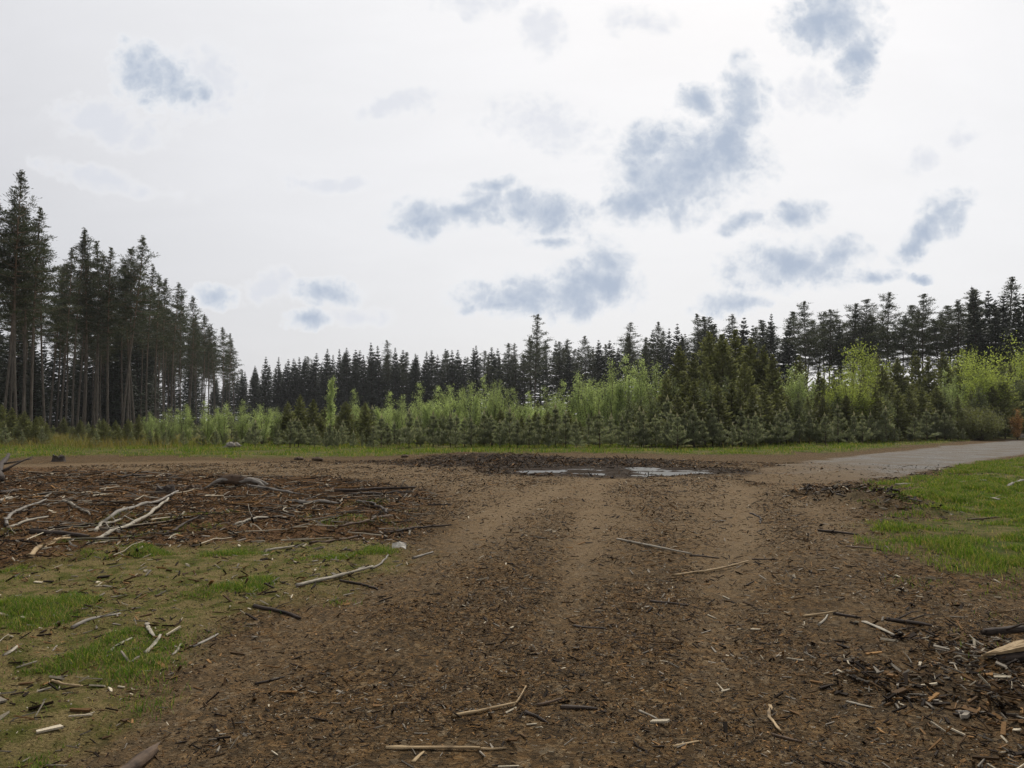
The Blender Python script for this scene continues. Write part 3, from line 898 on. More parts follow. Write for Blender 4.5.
def build_trees():
    rng = np.random.default_rng(21)
    U = rng.uniform
    pine_bark = bark_mat('pine_bark', (0.12, 0.102, 0.085), (0.19, 0.125, 0.08), 8, 17)
    dark_bark = bark_mat('spruce_bark', (0.05, 0.038, 0.03), (0.06, 0.045, 0.035), 5, 10)
    twig_bark = bark_mat('sapling_bark', (0.09, 0.07, 0.05), (0.07, 0.05, 0.04), 1, 3, 20)
    pine_n = leaf_mat('pine_needles', (0.050, 0.060, 0.032), 0.25, (1.1, 1.1, .85))
    spruce_n = leaf_mat('spruce_needles', (0.034, 0.042, 0.026), 0.18, (1.1, 1.1, .9))
    bush_n = leaf_mat('bushy_conifer_needles', (0.140, 0.148, 0.062), 0.40, (1.2, 1.2, .8))
    young_n = leaf_mat('young_pine_needles', (0.195, 0.215, 0.125), 0.42, (1.2, 1.2, .9))
    birch_l = leaf_mat('birch_leaves', (0.285, 0.345, 0.155), 0.55, (1.25, 1.25, 0.85), 0.3)
    shrub_l = leaf_mat('broadleaf_leaves', (0.24, 0.285, 0.08), 0.55, (1.25, 1.25, 0.75), 0.3)
    grey_l = leaf_mat('willow_leaves', (0.125, 0.145, 0.068), 0.45, (1.2, 1.2, .9), 0.4)
    dead_l = leaf_mat('dead_leaves', (0.34, 0.20, 0.075), 0.35, (1.1, 1.0, 0.8), 0.1)

    TP = [tall_pine(100 + i, pine_bark, pine_n, 24, st, sp) for i, (st, sp) in enumerate([(0.46, 2.7), (0.56, 2.4), (0.50, 2.6), (0.60, 2.7), (0.44, 2.3)])]
    FP = [tall_pine(120 + i, dark_bark, pine_n, 21, st, sp, 1.1) for i, (st, sp) in enumerate([(0.30, 3.0), (0.36, 2.8), (0.26, 3.1), (0.42, 2.5)])]
    TH = [tall_pine(130 + i, dark_bark, pine_n, 21, st, sp, 1.0) for i, (st, sp) in enumerate([(0.50, 2.9), (0.53, 2.7), (0.47, 3.0)])]
    SP = [spruce(140 + i, dark_bark, spruce_n, 20, 0.05, R) for i, R in enumerate([2.6, 2.9, 2.3, 2.7])]
    BC = [spruce(150 + i, twig_bark, bush_n, 7, 0.04, R, RAD(16), 0.30, 26, 7, 1.3) for i, R in enumerate([1.7, 2.0, 1.45])]
    YP = [young_pine(160 + i, twig_bark, young_n) for i in range(5)]
    BI = [birch(170 + i, twig_bark, birch_l, 5.0, sp, st, 0.07, 1.8, 0, 0.75) for i, (sp, st) in enumerate([(1.35, 6), (1.15, 5), (1.5, 7), (1.25, 5)])]
    CB = [birch(180, twig_bark, birch_l, 5.0, 0.75, 1, 0.085, 2.2)]
    GW = [birch(185 + i, twig_bark, grey_l, 3.0, 0.85, 5, 0.075, 1.2) for i in range(2)]
    BS = [round_crown(190 + i, twig_bark, shrub_l, 6.0, w_, n_) for i, (w_, n_) in enumerate([(2.3, 90), (1.9, 80)])]
    DL = [birch(195, twig_bark, dead_l, 2.4, 0.7, 4, 0.07, 0.8)]
    DS = [round_crown(197, twig_bark, bush_n, 2.6, 1.7, 90, 0.07)]

    pick = lambda l: l[int(U(0, len(l)))]

    # ---- tall pine stand on the left
    edge_px = np.array([-70, 20, 75, 125, 160, 190, 215, 236]); edge_d = np.array([64, 71, 86, 93, 106, 135, 170, 205])
    front = []
    fpx = [-48, -30, -14, 2, 17, 23, 31, 45, 60, 73, 84, 97, 108, 122, 127, 135, 147, 156, 164, 172, 181, 188, 196, 203, 209, 216, 222, 228, 235]
    top_x = [-60, -10, 20, 32, 46, 75, 95, 125, 140, 160, 172, 190, 205, 216, 236]; top_y = [176, 186, 181, 214, 234, 228, 236, 238, 257, 260, 275, 294, 315, 319, 338]
    hv = {17: 1.03, 31: 1.0, 73: 1.0, 122: 1.02, 127: .97}
    for px in fpx:
        d = float(np.interp(px, edge_px, edge_d)) + U(-1.5, 1.5)
        x, y = PD(px, d)
        h = top_h(float(np.interp(px, top_x, top_y)), d) * (hv.get(px) or U(0.90, 1.0))
        e = plant('pine_tree', pick(TP), x, y, h, U(0, 6.28), 'x', 'pine tree', 'tall pines along the edge of the left stand', U(0.9, 1.15))
        e.rotation_euler[0] = U(-0.03, 0.03); e.rotation_euler[1] = U(-0.03, 0.03)
        front.append((px, e))
    label_run([q for q in front if q[0] >= 0], [(0, 300, '')], '{n} tall bare-trunked pine from the left along the left stand edge')
    for p, e in front:
        if p < 0: e['label'] = 'tall pine continuing the left stand past the left edge of the view'
    n = 0
    for row, (off, step) in enumerate(((4.5, 4.6), (9.5, 5.2), (15, 6.0), (22, 7.5))):
        yy = 64.0 + U(0, 2)
        while yy < 212:
            ex = float(np.interp(yy, edge_d, [PD(a, b)[0] for a, b in zip(edge_px, edge_d)]))
            x, y = ex - off + U(-1.2, 1.2), yy + U(-1.2, 1.2)
            if pix_x(x, y) > -60:
                plant('pine_tree', pick(TP), x, y, U(19.5, 22.5), U(0, 6.28), 'slender pine deep in the dark interior of the tall left stand', 'pine tree', 'pines inside the left stand')
                n += 1
            yy += step
    for i in range(140):       # spruce undergrowth that darkens the stand
        yy = U(70, 200) if i < 60 else U(64, 125); ex = float(np.interp(yy, edge_d, [PD(a, b)[0] for a, b in zip(edge_px, edge_d)]))
        x, y = ex - (U(4, 26) if i < 45 else U(20, 42)), yy
        if pix_x(x, y) > -60:
            plant('spruce_tree', pick(SP), x, y, U(11, 17), U(0, 6.28), 'dark spruce growing in the shade under the tall left pines', 'spruce tree', 'spruces under the left pines', U(1.3, 1.8))

    # ---- far treeline
    lp = np.array([215, 300, 400, 500, 600, 700, 800, 900, 1024, 1130]); ld = np.array([216, 222, 207, 187, 166, 147, 130, 115, 98, 87])
    tpx = np.array([215, 240, 300, 350, 450, 540, 600, 650, 710, 760, 830, 880, 940, 1000, 1024, 1130]); tpy = np.array([372, 364, 352, 344, 344, 336, 330, 322, 311, 312, 300, 299, 292, 272, 267, 255])
    skyline, hidden = [], 0
    px = 214.0
    while px < 1110:
        d = float(np.interp(px, lp, ld)) + U(-2, 2)
        x, y = PD(px, d)
        h = top_h(float(np.interp(px, tpx, tpy)), d) * U(0.80, 1.05)
        ps = np.interp(px, [230, 450, 520, 780, 800, 950, 975, 1100], [0.95, 0.85, 0.5, 0.4, 0.08, 0.1, 0.85, 0.85])
        sp = U() < ps
        e = plant('spruce_tree' if sp else 'pine_tree', pick(SP if sp else (TH if 785 < px < 965 else FP)), x, y, h, U(0, 6.28), 'x', 'spruce tree' if sp else 'pine tree', 'trees along the front of the far treeline', U(0.95, 1.4))
        skyline.append((px, sp, e))
        px += 770 / d * U(1.9, 3.6)
    segs = [(0, 533, 'left of the lone thin pine'), (533, 660, 'right of the lone thin pine'), (660, 790, 'above the dark bushy conifers'), (790, 960, 'where sky shows between trunks'), (960, 1030, 'at the high right end')]
    label_run([(p, e) for p, sp, e in skyline if sp], segs, '{n} spruce from the left in the far treeline, {w}')
    label_run([(p, e) for p, sp, e in skyline if not sp], segs, '{n} pine from the left in the far treeline, {w}')
    for p, sp, e in skyline:
        if p >= 1030: e['label'] = 'far treeline tree past the right edge of the view'
    for row in range(1, 4):
        px = 212.0 + U(0, 3)
        while px < 1100:
            thin = 785 < px < 965
            if not (thin and row > 2):
                d = float(np.interp(px, lp, ld)) + row * 4.5 + U(-1.5, 1.5)
                x, y = PD(px, d)
                h = top_h(float(np.interp(px, tpx, tpy)) + 4, d) * U(0.84, 1.0)
                ps = np.interp(px, [230, 450, 520, 780, 800, 950, 975, 1100], [0.9, 0.8, 0.6, 0.5, 0.05, 0.08, 0.85, 0.85])
                sp = U() < ps
                plant('spruce_tree' if sp else 'pine_tree', pick(SP if sp else (TH if 785 < px < 965 else FP)), x, y, h, U(0, 6.28),
                      'dark %s standing behind the front row of the far treeline' % ('spruce' if sp else 'pine'), 'spruce tree' if sp else 'pine tree', 'trees behind the front of the far treeline', U(1.2, 1.6))
            px += 770 / float(np.interp(px, lp, ld)) * U(3.0, 4.6)
    x, y = PD(535, 150)
    plant('pine_tree', FP[3], x, y, top_h(313, 150), 1.0, 'lone thin pine rising above the far treeline behind the birch saplings', 'pine tree', None, 1.1)

    # ---- belt of young growth
    def dbelt(px):     # distance of the front of the belt
        return float(np.interp(px, [0, 300, 700, 760, 860, 960, 1060], [46, 43, 42, 44, 50, 58, 66]))
    birches = [(150, 414, 3), (168, 410, 3), (186, 406, 4), (206, 402, 5), (224, 405, 4), (243, 403, 5), (262, 406, 4), (275, 409, 6), (355, 391, 13), (388, 394, 9), (402, 398, 7), (421, 385, 10), (436, 388, 9),
               (452, 387, 11), (470, 384, 10), (484, 378, 12), (498, 383, 10), (515, 390, 9), (530, 393, 8), (548, 389, 10), (563, 383, 11), (579, 375, 12), (593, 381, 11), (612, 364, 13), (624, 358, 14), (640, 361, 13),
               (655, 365, 14), (790, 368, 12), (803, 374, 10), (945, 372, 10), (955, 378, 9)]
    bl = []
    for px, ty, dd in birches:
        d = dbelt(px) + dd + U(-0.6, 0.6); x, y = PD(px, d)
        bl.append((px, plant('birch_sapling', pick(BI), x, y, top_h(ty, d), U(0, 6.28), 'x', 'birch sapling', 'light green birch saplings in the young growth', U(0.95, 1.25) * (5.0 / max(3.0, top_h(ty, d))) ** 0.35)))
    label_run(bl, [(0, 300, 'below the tall left stand'), (300, 460, 'left of the mud heap and puddle'), (460, 604, 'directly behind the puddle'), (604, 700, 'in the tall clump behind the puddle'), (700, 1100, 'behind the gravel road')], '{n} light green birch sapling from the left, {w}')
    d = dbelt(331) + 15; x, y = PD(331, d)
    plant('birch_sapling', CB[0], x, y, top_h(380, d), 1.0, 'single narrow cone-shaped light green birch before the dark far spruces', 'birch sapling', 'light green birch saplings in the young growth', 1.1)
    for px, ty, dd, k, w, lab in ((849, 363, 6, 0, 1.0, 'round bright green broadleaf bush behind the middle of the gravel road'), (986, 354, 6, 1, 1.0, 'bright green broadleaf tree behind the dark round bush'), (1022, 338, 12, 0, 0.9, 'yellow green broadleaf tree at the right end of the young growth'),
                                  (972, 346, 14, 1, 0.9, 'mid green broadleaf tree rising behind the bright green one'), (867, 340, 20, 1, 0.8, 'tall olive broadleaf tree rising behind the round bright bush')):
        d = dbelt(px) + dd; x, y = PD(px, d)
        plant('broadleaf_tree', BS[k], x, y, top_h(ty, d), px, lab, 'broadleaf tree', None, w)
    x, y = PD(979, dbelt(979) + 1.0); plant('round_bush', DS[0], x, y, 2.7, 0.4, 'dark green round bush close to the gravel road', 'bush', None, 1.15)
    x, y = PD(1017, dbelt(1017) - 1.0); plant('dead_sapling', DL[0], x, y, top_h(411, 66), 0.4, 'small orange-brown dead sapling by the road at the right edge', 'sapling', None, 1.2)
    con = [(300, 395, 9), (288, 402, 7), (313, 399, 8), (345, 402, 7), (680, 346, 14), (694, 352, 12), (711, 331, 17), (724, 334, 15), (737, 329, 18), (752, 338, 16), (774, 353, 11), (764, 345, 15), (820, 372, 11), (835, 378, 9), (885, 366, 13), (900, 358, 15), (917, 350, 17), (930, 356, 14), (945, 352, 16),
           (667, 372, 10), (705, 358, 10), (745, 362, 9), (878, 352, 20), (800, 356, 18), (960, 362, 13), (1002, 358, 15), (1012, 362, 9), (365, 402, 8), (2, 405, 6), (12, 408, 5), (24, 411, 4), (36, 417, 4), (47, 424, 3), (93, 425, 3), (104, 419, 2), (116, 421, 3), (128, 419, 4), (139, 415, 4), (-10, 404, 5)]
    cl = []
    for px, ty, dd in con:
        d = dbelt(px) + dd; x, y = PD(px, d); h = top_h(ty, d)
        cl.append((px, plant('bushy_conifer', pick(BC), x, y, h, U(0, 6.28), 'x', 'conifer', 'bushy conifers in the young growth', U(0.85, 1.1) * (7.0 / max(3.0, h)) ** 0.3)))
    label_run(cl, [(-50, 150, 'below the tall left stand'), (150, 500, 'left of the puddle'), (500, 790, 'in the clump right of the puddle'), (790, 1100, 'behind the gravel road')], '{n} bushy olive conifer from the left, {w}')
    # front row of young pines
    yl = []
    px = 6.0
    while px < 965:
        d = dbelt(px) + U(-0.6, 2.2); x, y = PD(px, d)
        ty = np.interp(px, [0, 130, 250, 420, 480, 600, 700, 780, 900, 960], [424, 428, 424, 417, 413, 413, 408, 411, 415, 415]) + U(-8, 13)
        small = px < 270
        if not (45 < px < 92):
            e = plant('young_pine', pick(YP), x, y, max(1.0, top_h(ty, d) * U(0.85, 1.08)), U(0, 6.28), 'x', 'young pine', 'young pines in the low front row', U(0.85, 1.15))
            yl.append((px, e))
        px += U(3.5, 13) if not small else U(13, 24)
    label_run(yl, [(0, 150, 'below the tall left stand'), (150, 400, 'left of the mud heap'), (400, 520, 'behind the mud heap'), (520, 700, 'behind the puddle'), (700, 820, 'where the gravel road begins'), (820, 1100, 'along the gravel road')], '{n} low front-row young pine from the left, {w}')
    # second and third rows, mixed
    for r, (o0, o1, step) in enumerate(((3, 6, 13), (7, 14, 15), (14, 28, 10))):
        px = -20.0
        while px < 1050:
            d = dbelt(px) + U(o0, o1); x, y = PD(px, d)
            lim = float(np.interp(px, [0, 140, 280, 330, 400, 480, 600, 660, 700, 780, 860, 960, 1024], [420, 426, 414, 412, 410, 406, 404, 384, 366, 384, 380, 378, 366]))
            ty = lim + U(0, 12) + (6, 2, -7)[r]
            k = U()
            if k < 0.45 and top_h(ty, d) < 3.3:
                plant('young_pine', pick(YP), x, y, top_h(ty, d), U(0, 6.28), 'young pine half hidden behind the low front row', 'young pine', 'young pines behind the front row', U(1.0, 1.3))
            elif k < 0.75:
                h = top_h(ty, d)
                plant('bushy_conifer', pick(BC), x, y, h, U(0, 6.28), 'low bushy conifer half hidden among the young pines', 'conifer', 'low bushy conifers behind the front row', (7.0 / max(2.5, h)) ** 0.35)
            else:
                plant('willow_sapling', pick(GW), x, y, top_h(ty, d), U(0, 6.28), 'grey green willow sapling half hidden among the young pines', 'sapling', 'willow saplings behind the front row', U(1.0, 1.3))
            px += step * U(0.7, 1.3)


# ------------------------------------------------------------------ sticks, logs, stumps
def build_wood():
    rng = np.random.default_rng(33)
    W = {'pale': wood_mat('bleached_wood', (0.19, 0.165, 0.125), (0.36, 0.32, 0.25)), 'grey': wood_mat('grey_wood', (0.13, 0.115, 0.095), (0.25, 0.225, 0.19)),
         'dark': wood_mat('wet_wood', (0.022, 0.016, 0.012), (0.065, 0.048, 0.036)), 'tan': wood_mat('split_wood', (0.24, 0.165, 0.085), (0.38, 0.28, 0.155)), 'brown': wood_mat('bark_wood', (0.06, 0.038, 0.024), (0.12, 0.08, 0.05))}

    S = 'fallen_branch'

    def stick(name, cat, p1, p2, r, tone, label, bend=0.04, stubs=0, lift=0.0, flat=1.0, taper=0.6, group=None):
        (x1, y1), (x2, y2) = P(*p1), P(*p2)
        L = math.hypot(x2 - x1, y2 - y1); a = math.atan2(y2 - y1, x2 - x1)
        n = max(6, min(16, int(L / (r * 3))))
        t = np.linspace(0, 1, n)
        dev = bend * L * (np.sin(math.pi * t * rng.uniform(0.8, 1.4)) * rng.choice((-1, 1)) + 0.12 * rng.normal(0, 1, n))
        dev -= np.linspace(dev[0], dev[-1], n)
        lx = (t - 0.5) * L
        wx = (x1 + x2) / 2 + lx * math.cos(a) - dev * math.sin(a); wy = (y1 + y2) / 2 + lx * math.sin(a) + dev * math.cos(a)
        g = height(wx, wy)
        cx, cy = (x1 + x2) / 2, (y1 + y2) / 2
        z0 = float(g.mean())
        line = np.linspace(g[0], g[-1], n)
        zz = np.maximum(g * 0.4 + line * 0.6, g - r * 0.2) - z0 + r * flat * 0.6 + lift * t
        rad = r * (0.78 if name == S else 0.9) * (1 - (1 - taper) * t) * (1 + rng.normal(0, 0.09, n)); rad[-1] *= 0.7
        mb = MB()
        ns = 9 if r > 0.02 else 7
        tube(mb, np.stack([lx, dev, zz], 1), rad, ns, rough=0.09, rng=rng, flat=flat)
        mb.v[0][:ns, 0] += rng.normal(0, r * 0.3, ns); mb.v[0][-ns:, 0] += rng.normal(0, r * 0.4, ns)
        for s in range(stubs):
            i = int(rng.uniform(0.15, 0.9) * n); i = min(i, n - 1)
            ll = rng.uniform(4, 9) * r + 0.05
            d = np.array([rng.uniform(0.3, 1), rng.choice((-1, 1)) * rng.uniform(0.4, 1), rng.uniform(0.05, 0.8)]); d /= np.linalg.norm(d)
            ss = np.linspace(0, 1, 4)
            tube(mb, np.array([lx[i], dev[i], zz[i]]) + d * (ss * ll)[:, None] + rng.normal(0, 0.01, (4, 3)) * ss[:, None], rad[i] * 0.42 * (1 - 0.6 * ss), 6, rough=0.08, rng=rng)
        o = link(name, mb.mesh(name, W[tone], True), None, (cx, cy, z0))
        o.rotation_euler = (0, 0, a)
        return tag(o, label, cat, group)

    G1 = 'branches on the cleared ground'
    for a in [
        ((92, 546), (168, 507), .040, 'pale', 'thick bleached branch slanting up across the brushwood', .02, 2, 0.10),
        ((104, 521), (178, 498), .040, 'grey', 'long straight grey pole just behind the thick bleached branch', .015, 0, 0.08),
        ((6, 526), (46, 509), .040, 'grey', 'grey crooked branch rising at far left of the brushwood', .05, 1, 0.08),
        ((44, 510), (90, 517), .038, 'pale', 'pale branch lying end to end with the grey crooked one', .05, 2, 0.02),
        ((8, 528), (48, 520), .032, 'pale', 'pale split branch in front of the grey crooked one', .03, 1, 0.03),
        ((0, 495), (18, 493), .06, 'dark', 'dark wet log end cut by the left edge of the view', .02, 0, 0.0),
        ((0, 504), (12, 498), .035, 'pale', 'short pale branch under the dark log end at left', .05, 1, 0.05),
        ((46, 496), (165, 494), .028, 'brown', 'long thin brown pole lying level behind the pale branches', .012, 0, 0.03),
        ((118, 480), (152, 477), .045, 'dark', 'dark branch lying behind the brushwood near the track', .05, 1, 0.04),
        ((152, 478), (178, 476), .04, 'dark', 'short dark branch before the two low stumps', .05, 0, 0.04),
        ((28, 564), (70, 545), .032, 'tan', 'tan stick slanting up left of the thick bleached branch', .03, 1, 0.05),
        ((30, 538), (88, 541), .045, 'dark', 'dark rotten log below the pale branches on the left', .02, 0, 0.0),
        ((96, 535), (122, 523), .032, 'pale', 'short forked pale branch left of the thick bleached one', .06, 3, 0.10),
        ((166, 538), (205, 527), .03, 'dark', 'dark branch right of the thick bleached one', .05, 2, 0.03),
        ((335, 491), (416, 489), .055, 'dark', 'longer upper log of the dark pair at brushwood edge', .02, 1, 0.03),
        ((345, 494), (410, 492), .045, 'dark', 'shorter lower log of the dark pair at brushwood edge', .02, 0, 0.0),
        ((293, 504), (338, 507), .045, 'grey', 'stout grey branch lying level below the dark log pair', .02, 1, 0.02),
        ((248, 490), (300, 494), .045, 'grey', 'grey branch running right from the upturned root', .03, 1, 0.04),
        ((357, 505), (388, 521), .035, 'dark', 'dark bent branch pointing down below the dark log pair', .05, 1, 0.05),
        ((388, 521), (338, 532), .033, 'brown', 'brown branch meeting the dark bent branch at its end', .03, 1, 0.03),
        ((234, 531), (286, 522), .030, 'pale', 'pale thin branch in the middle of the brushwood', .03, 1, 0.03),
        ((262, 509), (293, 509), .03, 'grey', 'short grey stick left of the stout grey branch', .02, 0, 0.0),
        ((192, 515), (234, 517), .03, 'brown', 'brown branch lying between two clumps of brush', .02, 1, 0.02),
        ((385, 534), (452, 529), .026, 'dark', 'long dark stick reaching onto the track from the brushwood', .03, 1, 0.02),
        ((310, 547), (362, 537), .024, 'brown', 'thin brown stick at the lower edge of the brushwood', .03, 0, 0.0),
        ((265, 555), (294, 549), .022, 'pale', 'thin pale stick on the moss below the brushwood', .02, 0, 0.0),
    ]:
        stick(S, 'branch', a[0], a[1], a[2], a[3], a[4], a[5], a[6], a[7], 1.0, .6, G1)
    G2 = 'sticks on moss and track'
    for a in [
        ((297, 593), (373, 573), .020, 'pale', 'long pale stick lying across the moss edge onto the track', .03, 1, 0.03, 1),
        ((340, 584), (378, 591), .014, 'dark', 'dark curved twig just under the long pale stick', .08, 1, 0.0, 1),
        ((372, 572), (388, 560), .014, 'grey', 'short grey twig ending the long pale stick', .05, 0, 0.0, 1),
        ((413, 560), (433, 554), .016, 'grey', 'short grey stick right of the white bark scrap', .03, 0, 0.0, 1),
        ((253, 611), (301, 618), .018, 'dark', 'dark curved stick at the right edge of the moss', .06, 1, 0.0, 1),
        ((72, 633), (120, 618), .018, 'grey', 'grey stick lying on the moss among the tufts', .03, 1, 0.0, .8),
        ((52, 684), (82, 698), .010, 'tan', 'thin tan stick stuck into a tuft lower left', .03, 0, 0.03, 1),
        ((4, 662), (17, 650), .016, 'pale', 'short pale splinter among tufts at the left edge', .02, 0, 0.0, .5),
        ((147, 628), (154, 642), .020, 'pale', 'upper flat pale splinter of the pair on the moss', .02, 0, 0.02, .4),
        ((145, 657), (160, 641), .017, 'pale', 'lower flat pale splinter of the pair on the moss', .04, 0, 0.02, .5),
        ((172, 657), (181, 646), .012, 'pale', 'small pale splinter right of the pale pair', .02, 0, 0.0, .5),
        ((193, 648), (218, 636), .016, 'grey', 'flat grey splinter at the moss edge above the bare dirt', .02, 0, 0.0, .5),
        ((108, 657), (132, 643), .014, 'pale', 'pale stick half hidden in grass left of the pale pair', .03, 0, 0.0, .6),
        ((617, 541), (692, 558), .016, 'pale', 'long straight pale stick in the middle of the track', .012, 0, 0.02, 1),
        ((690, 558), (719, 558), .014, 'dark', 'short dark stick touching the long straight pale one', .03, 0, 0.0, 1),
        ((672, 578), (748, 562), .013, 'tan', 'forked tan stick below the long straight pale one', .03, 3, 0.02, 1),
        ((650, 605), (688, 608), .014, 'dark', 'thin dark stick below the forked tan one', .03, 0, 0.0, 1),
        ((752, 558), (777, 560), .011, 'dark', 'small dark twig right of the forked tan stick', .03, 1, 0.0, 1),
        ((453, 719), (516, 708), .013, 'tan', 'tan stick near the bottom middle with a forked tip', .02, 0, 0.015, .8),
        ((513, 709), (526, 694), .007, 'tan', 'small upright splinter at the forked stick tip', .02, 0, 0.03, 1),
        ((537, 708), (562, 703), .010, 'brown', 'brown twig right of the forked-tip stick', .04, 0, 0.01, 1),
        ((560, 710), (597, 711), .015, 'dark', 'dark wet stick near the bottom middle', .04, 0, 0.0, .8),
        ((526, 715), (548, 726), .010, 'dark', 'small dark twig under the forked-tip stick', .05, 1, 0.0, 1),
        ((387, 750), (480, 752), .016, 'tan', 'long flat tan lath at the bottom edge of the photo', .008, 0, 0.01, .6),
        ((478, 751), (506, 751), .008, 'tan', 'short broken end right of the long tan lath', .03, 0, 0.0, 1),
        ((413, 763), (424, 753), .012, 'tan', 'short split chip just below the long tan lath', .02, 0, 0.0, .5),
        ((640, 713), (658, 722), .010, 'pale', 'short pale splinter right of the bottom middle', .02, 0, 0.0, .6),
        ((674, 751), (702, 744), .010, 'tan', 'tan splinter at the bottom below the pale one', .02, 0, 0.0, .6),
        ((770, 707), (781, 736), .012, 'tan', 'curled tan bark strip standing out at bottom right of centre', .06, 0, 0.01, .4),
        ((772, 738), (802, 746), .012, 'brown', 'brown stick under the curled tan bark strip', .03, 0, 0.0, .7),
        ((804, 619), (836, 616), .014, 'tan', 'tan stick with a short crosspiece right of the track middle', .02, 0, 0.02, .9),
        ((819, 628), (828, 617), .012, 'pale', 'short crosspiece leaning on the tan stick', .02, 0, 0.0, .9),
        ((834, 616), (860, 621), .014, 'dark', 'dark stick touching the tan one with crosspiece', .03, 0, 0.0, 1),
        ((864, 625), (894, 641), .024, 'pale', 'flat pale wood slab beside the dark branch at right', .02, 0, 0.01, .35),
        ((886, 622), (932, 631), .022, 'dark', 'dark branch lying right of the flat pale slab', .03, 2, 0.02, .8),
        ((895, 634), (910, 645), .010, 'grey', 'thin grey curl under the dark branch at right', .08, 1, 0.0, .7),
        ((818, 531), (858, 536), .028, 'dark', 'dark thick stick lying below the bark heap', .03, 1, 0.02, .8),
        ((846, 546), (880, 549), .016, 'brown', 'brown stick between the bark heap and right tufts', .03, 0, 0.0, .8),
        ((846, 705), (874, 712), .012, 'pale', 'pale splinter among chips at lower right', .02, 0, 0.0, .6),
        ((956, 716), (990, 718), .012, 'grey', 'grey splinter among the dark debris at bottom right', .02, 0, 0.0, .5),
        ((574, 625), (606, 631), .017, 'dark', 'curved dark bark piece left of the thin dark stick', .06, 0, 0.0, .5),
        ((256, 684), (284, 678), .012, 'dark', 'dark twig on the bare dirt at lower left', .04, 0, 0.0, .8),
        ((936, 489), (986, 485), .045, 'grey', 'bleached grey log lying in the right grass', .015, 0, 0.02, .9),
        ((1008, 492), (1030, 484), .045, 'grey', 'grey log in the grass cut by the right edge', .02, 1, 0.03, .9),
        ((896, 487), (914, 486), .035, 'pale', 'small pale log where the grass meets the gravel road', .02, 0, 0.0, .8),
        ((980, 500), (1000, 506), .025, 'pale', 'pale broken stick in the middle of the right grass', .04, 2, 0.03, .9),
        ((968, 522), (1010, 519), .025, 'brown', 'brown stick half sunk in the right grass', .03, 1, 0.0, .8),
        ((428, 507), (452, 505), .022, 'dark', 'dark twig lying on the track right of the log pair', .03, 0, 0.0, .8),
        ((750, 513), (760, 524), .016, 'dark', 'dark forked twig on the track before the gravel road', .05, 2, 0.0, 1),
    ]:
        stick('stick', 'stick', a[0], a[1], a[2], a[3], a[4], a[5], a[6], a[7], a[8], .7, G2)
    stick('log', 'log', (90, 800), (156, 752), .050, 'brown', 'short barky log at the bottom left edge of the photo', .02, 0, 0.0, .8, .8)
    stick('log', 'log', (984, 637), (1034, 632), .034, 'dark', 'dark rotten log above the split tan stump slab', .02, 1, 0.0, .9, .8)

    # ---- irregular lumps: stumps, slab, roots, stone
    def lump(name, cat, px, py, sx, sy, sz, mat, label, seed, jag=0.45, rot=0.0, group=None, top_flat=False, sink=0.15, rings=12, segs=20):
        r = np.random.default_rng(seed)
        x, y = P(px, py)
        la = np.linspace(0, math.pi, rings); lo = np.arange(segs) * 2 * math.pi / segs
        LA, LO = np.meshgrid(la, lo, indexing='ij')
        v = np.stack([np.sin(LA) * np.cos(LO), np.sin(LA) * np.sin(LO), np.cos(LA)], -1)
        if top_flat:
            v = np.sign(v) * np.abs(v) ** 0.55
        k = 1 + jag * fbm(LO * 2 + np.sin(LA * 2), LA * 2.2, 1.0, 4, seed) + jag * 0.4 * np.cos(3 * LO + seed)
        v = v * k[..., None]
        v = v.reshape(-1, 3) * np.array([sx, sy, sz])
        v += r.normal(0, 0.05, v.shape) * np.array([sx, sy, sz])
        mb = MB()
        i = np.arange(rings - 1)[:, None] * segs + np.arange(segs); j = np.arange(rings - 1)[:, None] * segs + (np.arange(segs) + 1) % segs
        mb.add(v, np.stack([i, i + segs, j + segs, j], -1).reshape(-1, 4))
        o = link(name, mb.mesh(name, mat, True), None, (x, y, hz(x, y) + sz * (1 - sink) * 0.75))
        o.rotation_euler = (0, 0, rot)
        return tag(o, label, cat, group), mb
    gst = 'stumps at the back of the cleared ground'
    def stump(px, py, rad, hh, tone, label, seed):
        r = np.random.default_rng(seed)
        x, y = P(px, py); n = 16
        a = np.arange(n) * 2 * math.pi / n
        flare = 1 + 0.35 * np.maximum(0, np.cos(a * 2 + seed)) + 0.25 * np.maximum(0, np.cos(a * 3 + 1))
        edge = hh * (1 + 0.45 * fbm(a * 1.3, a * 0 + seed, 1.0, 3, seed)) + r.normal(0, hh * 0.10, n)
        rings = []
        for t_, k_ in ((0, 1.0), (0.25, .55), (0.6, .25), (1.0, .12)):
            rr = rad * (0.85 + (flare - 0.75) * k_) + r.normal(0, rad * 0.03, n)
            rings.append(np.stack([rr * np.cos(a), rr * np.sin(a), -0.05 + edge * t_], 1))
        rr = rad * 0.5
        rings.append(np.stack([rr * np.cos(a), rr * np.sin(a), edge * 0.82 - 0.05 + r.normal(0, hh * 0.06, n)], 1))
        rings.append(np.stack([rr * 0.05 * np.cos(a), rr * 0.05 * np.sin(a), np.full(n, hh * 0.75)], 1))
        v = np.concatenate(rings); m_ = len(rings)
        i_ = np.arange(m_ - 1)[:, None] * n + np.arange(n); j_ = np.arange(m_ - 1)[:, None] * n + (np.arange(n) + 1) % n
        mb = MB(); mb.add(v, np.stack([i_, j_, j_ + n, i_ + n], -1).reshape(-1, 4))
        o = link('tree_stump', mb.mesh('tree_stump', W[tone]), None, (x, y, hz(x, y)))
        tag(o, label, 'stump', gst)
    stump(59, 461, .24, .26, 'dark', 'dark low stump standing out at the back before the grass strip', 3)
    stump(166, 492, .19, .20, 'dark', 'dark broken stump left of the paler low one', 5)
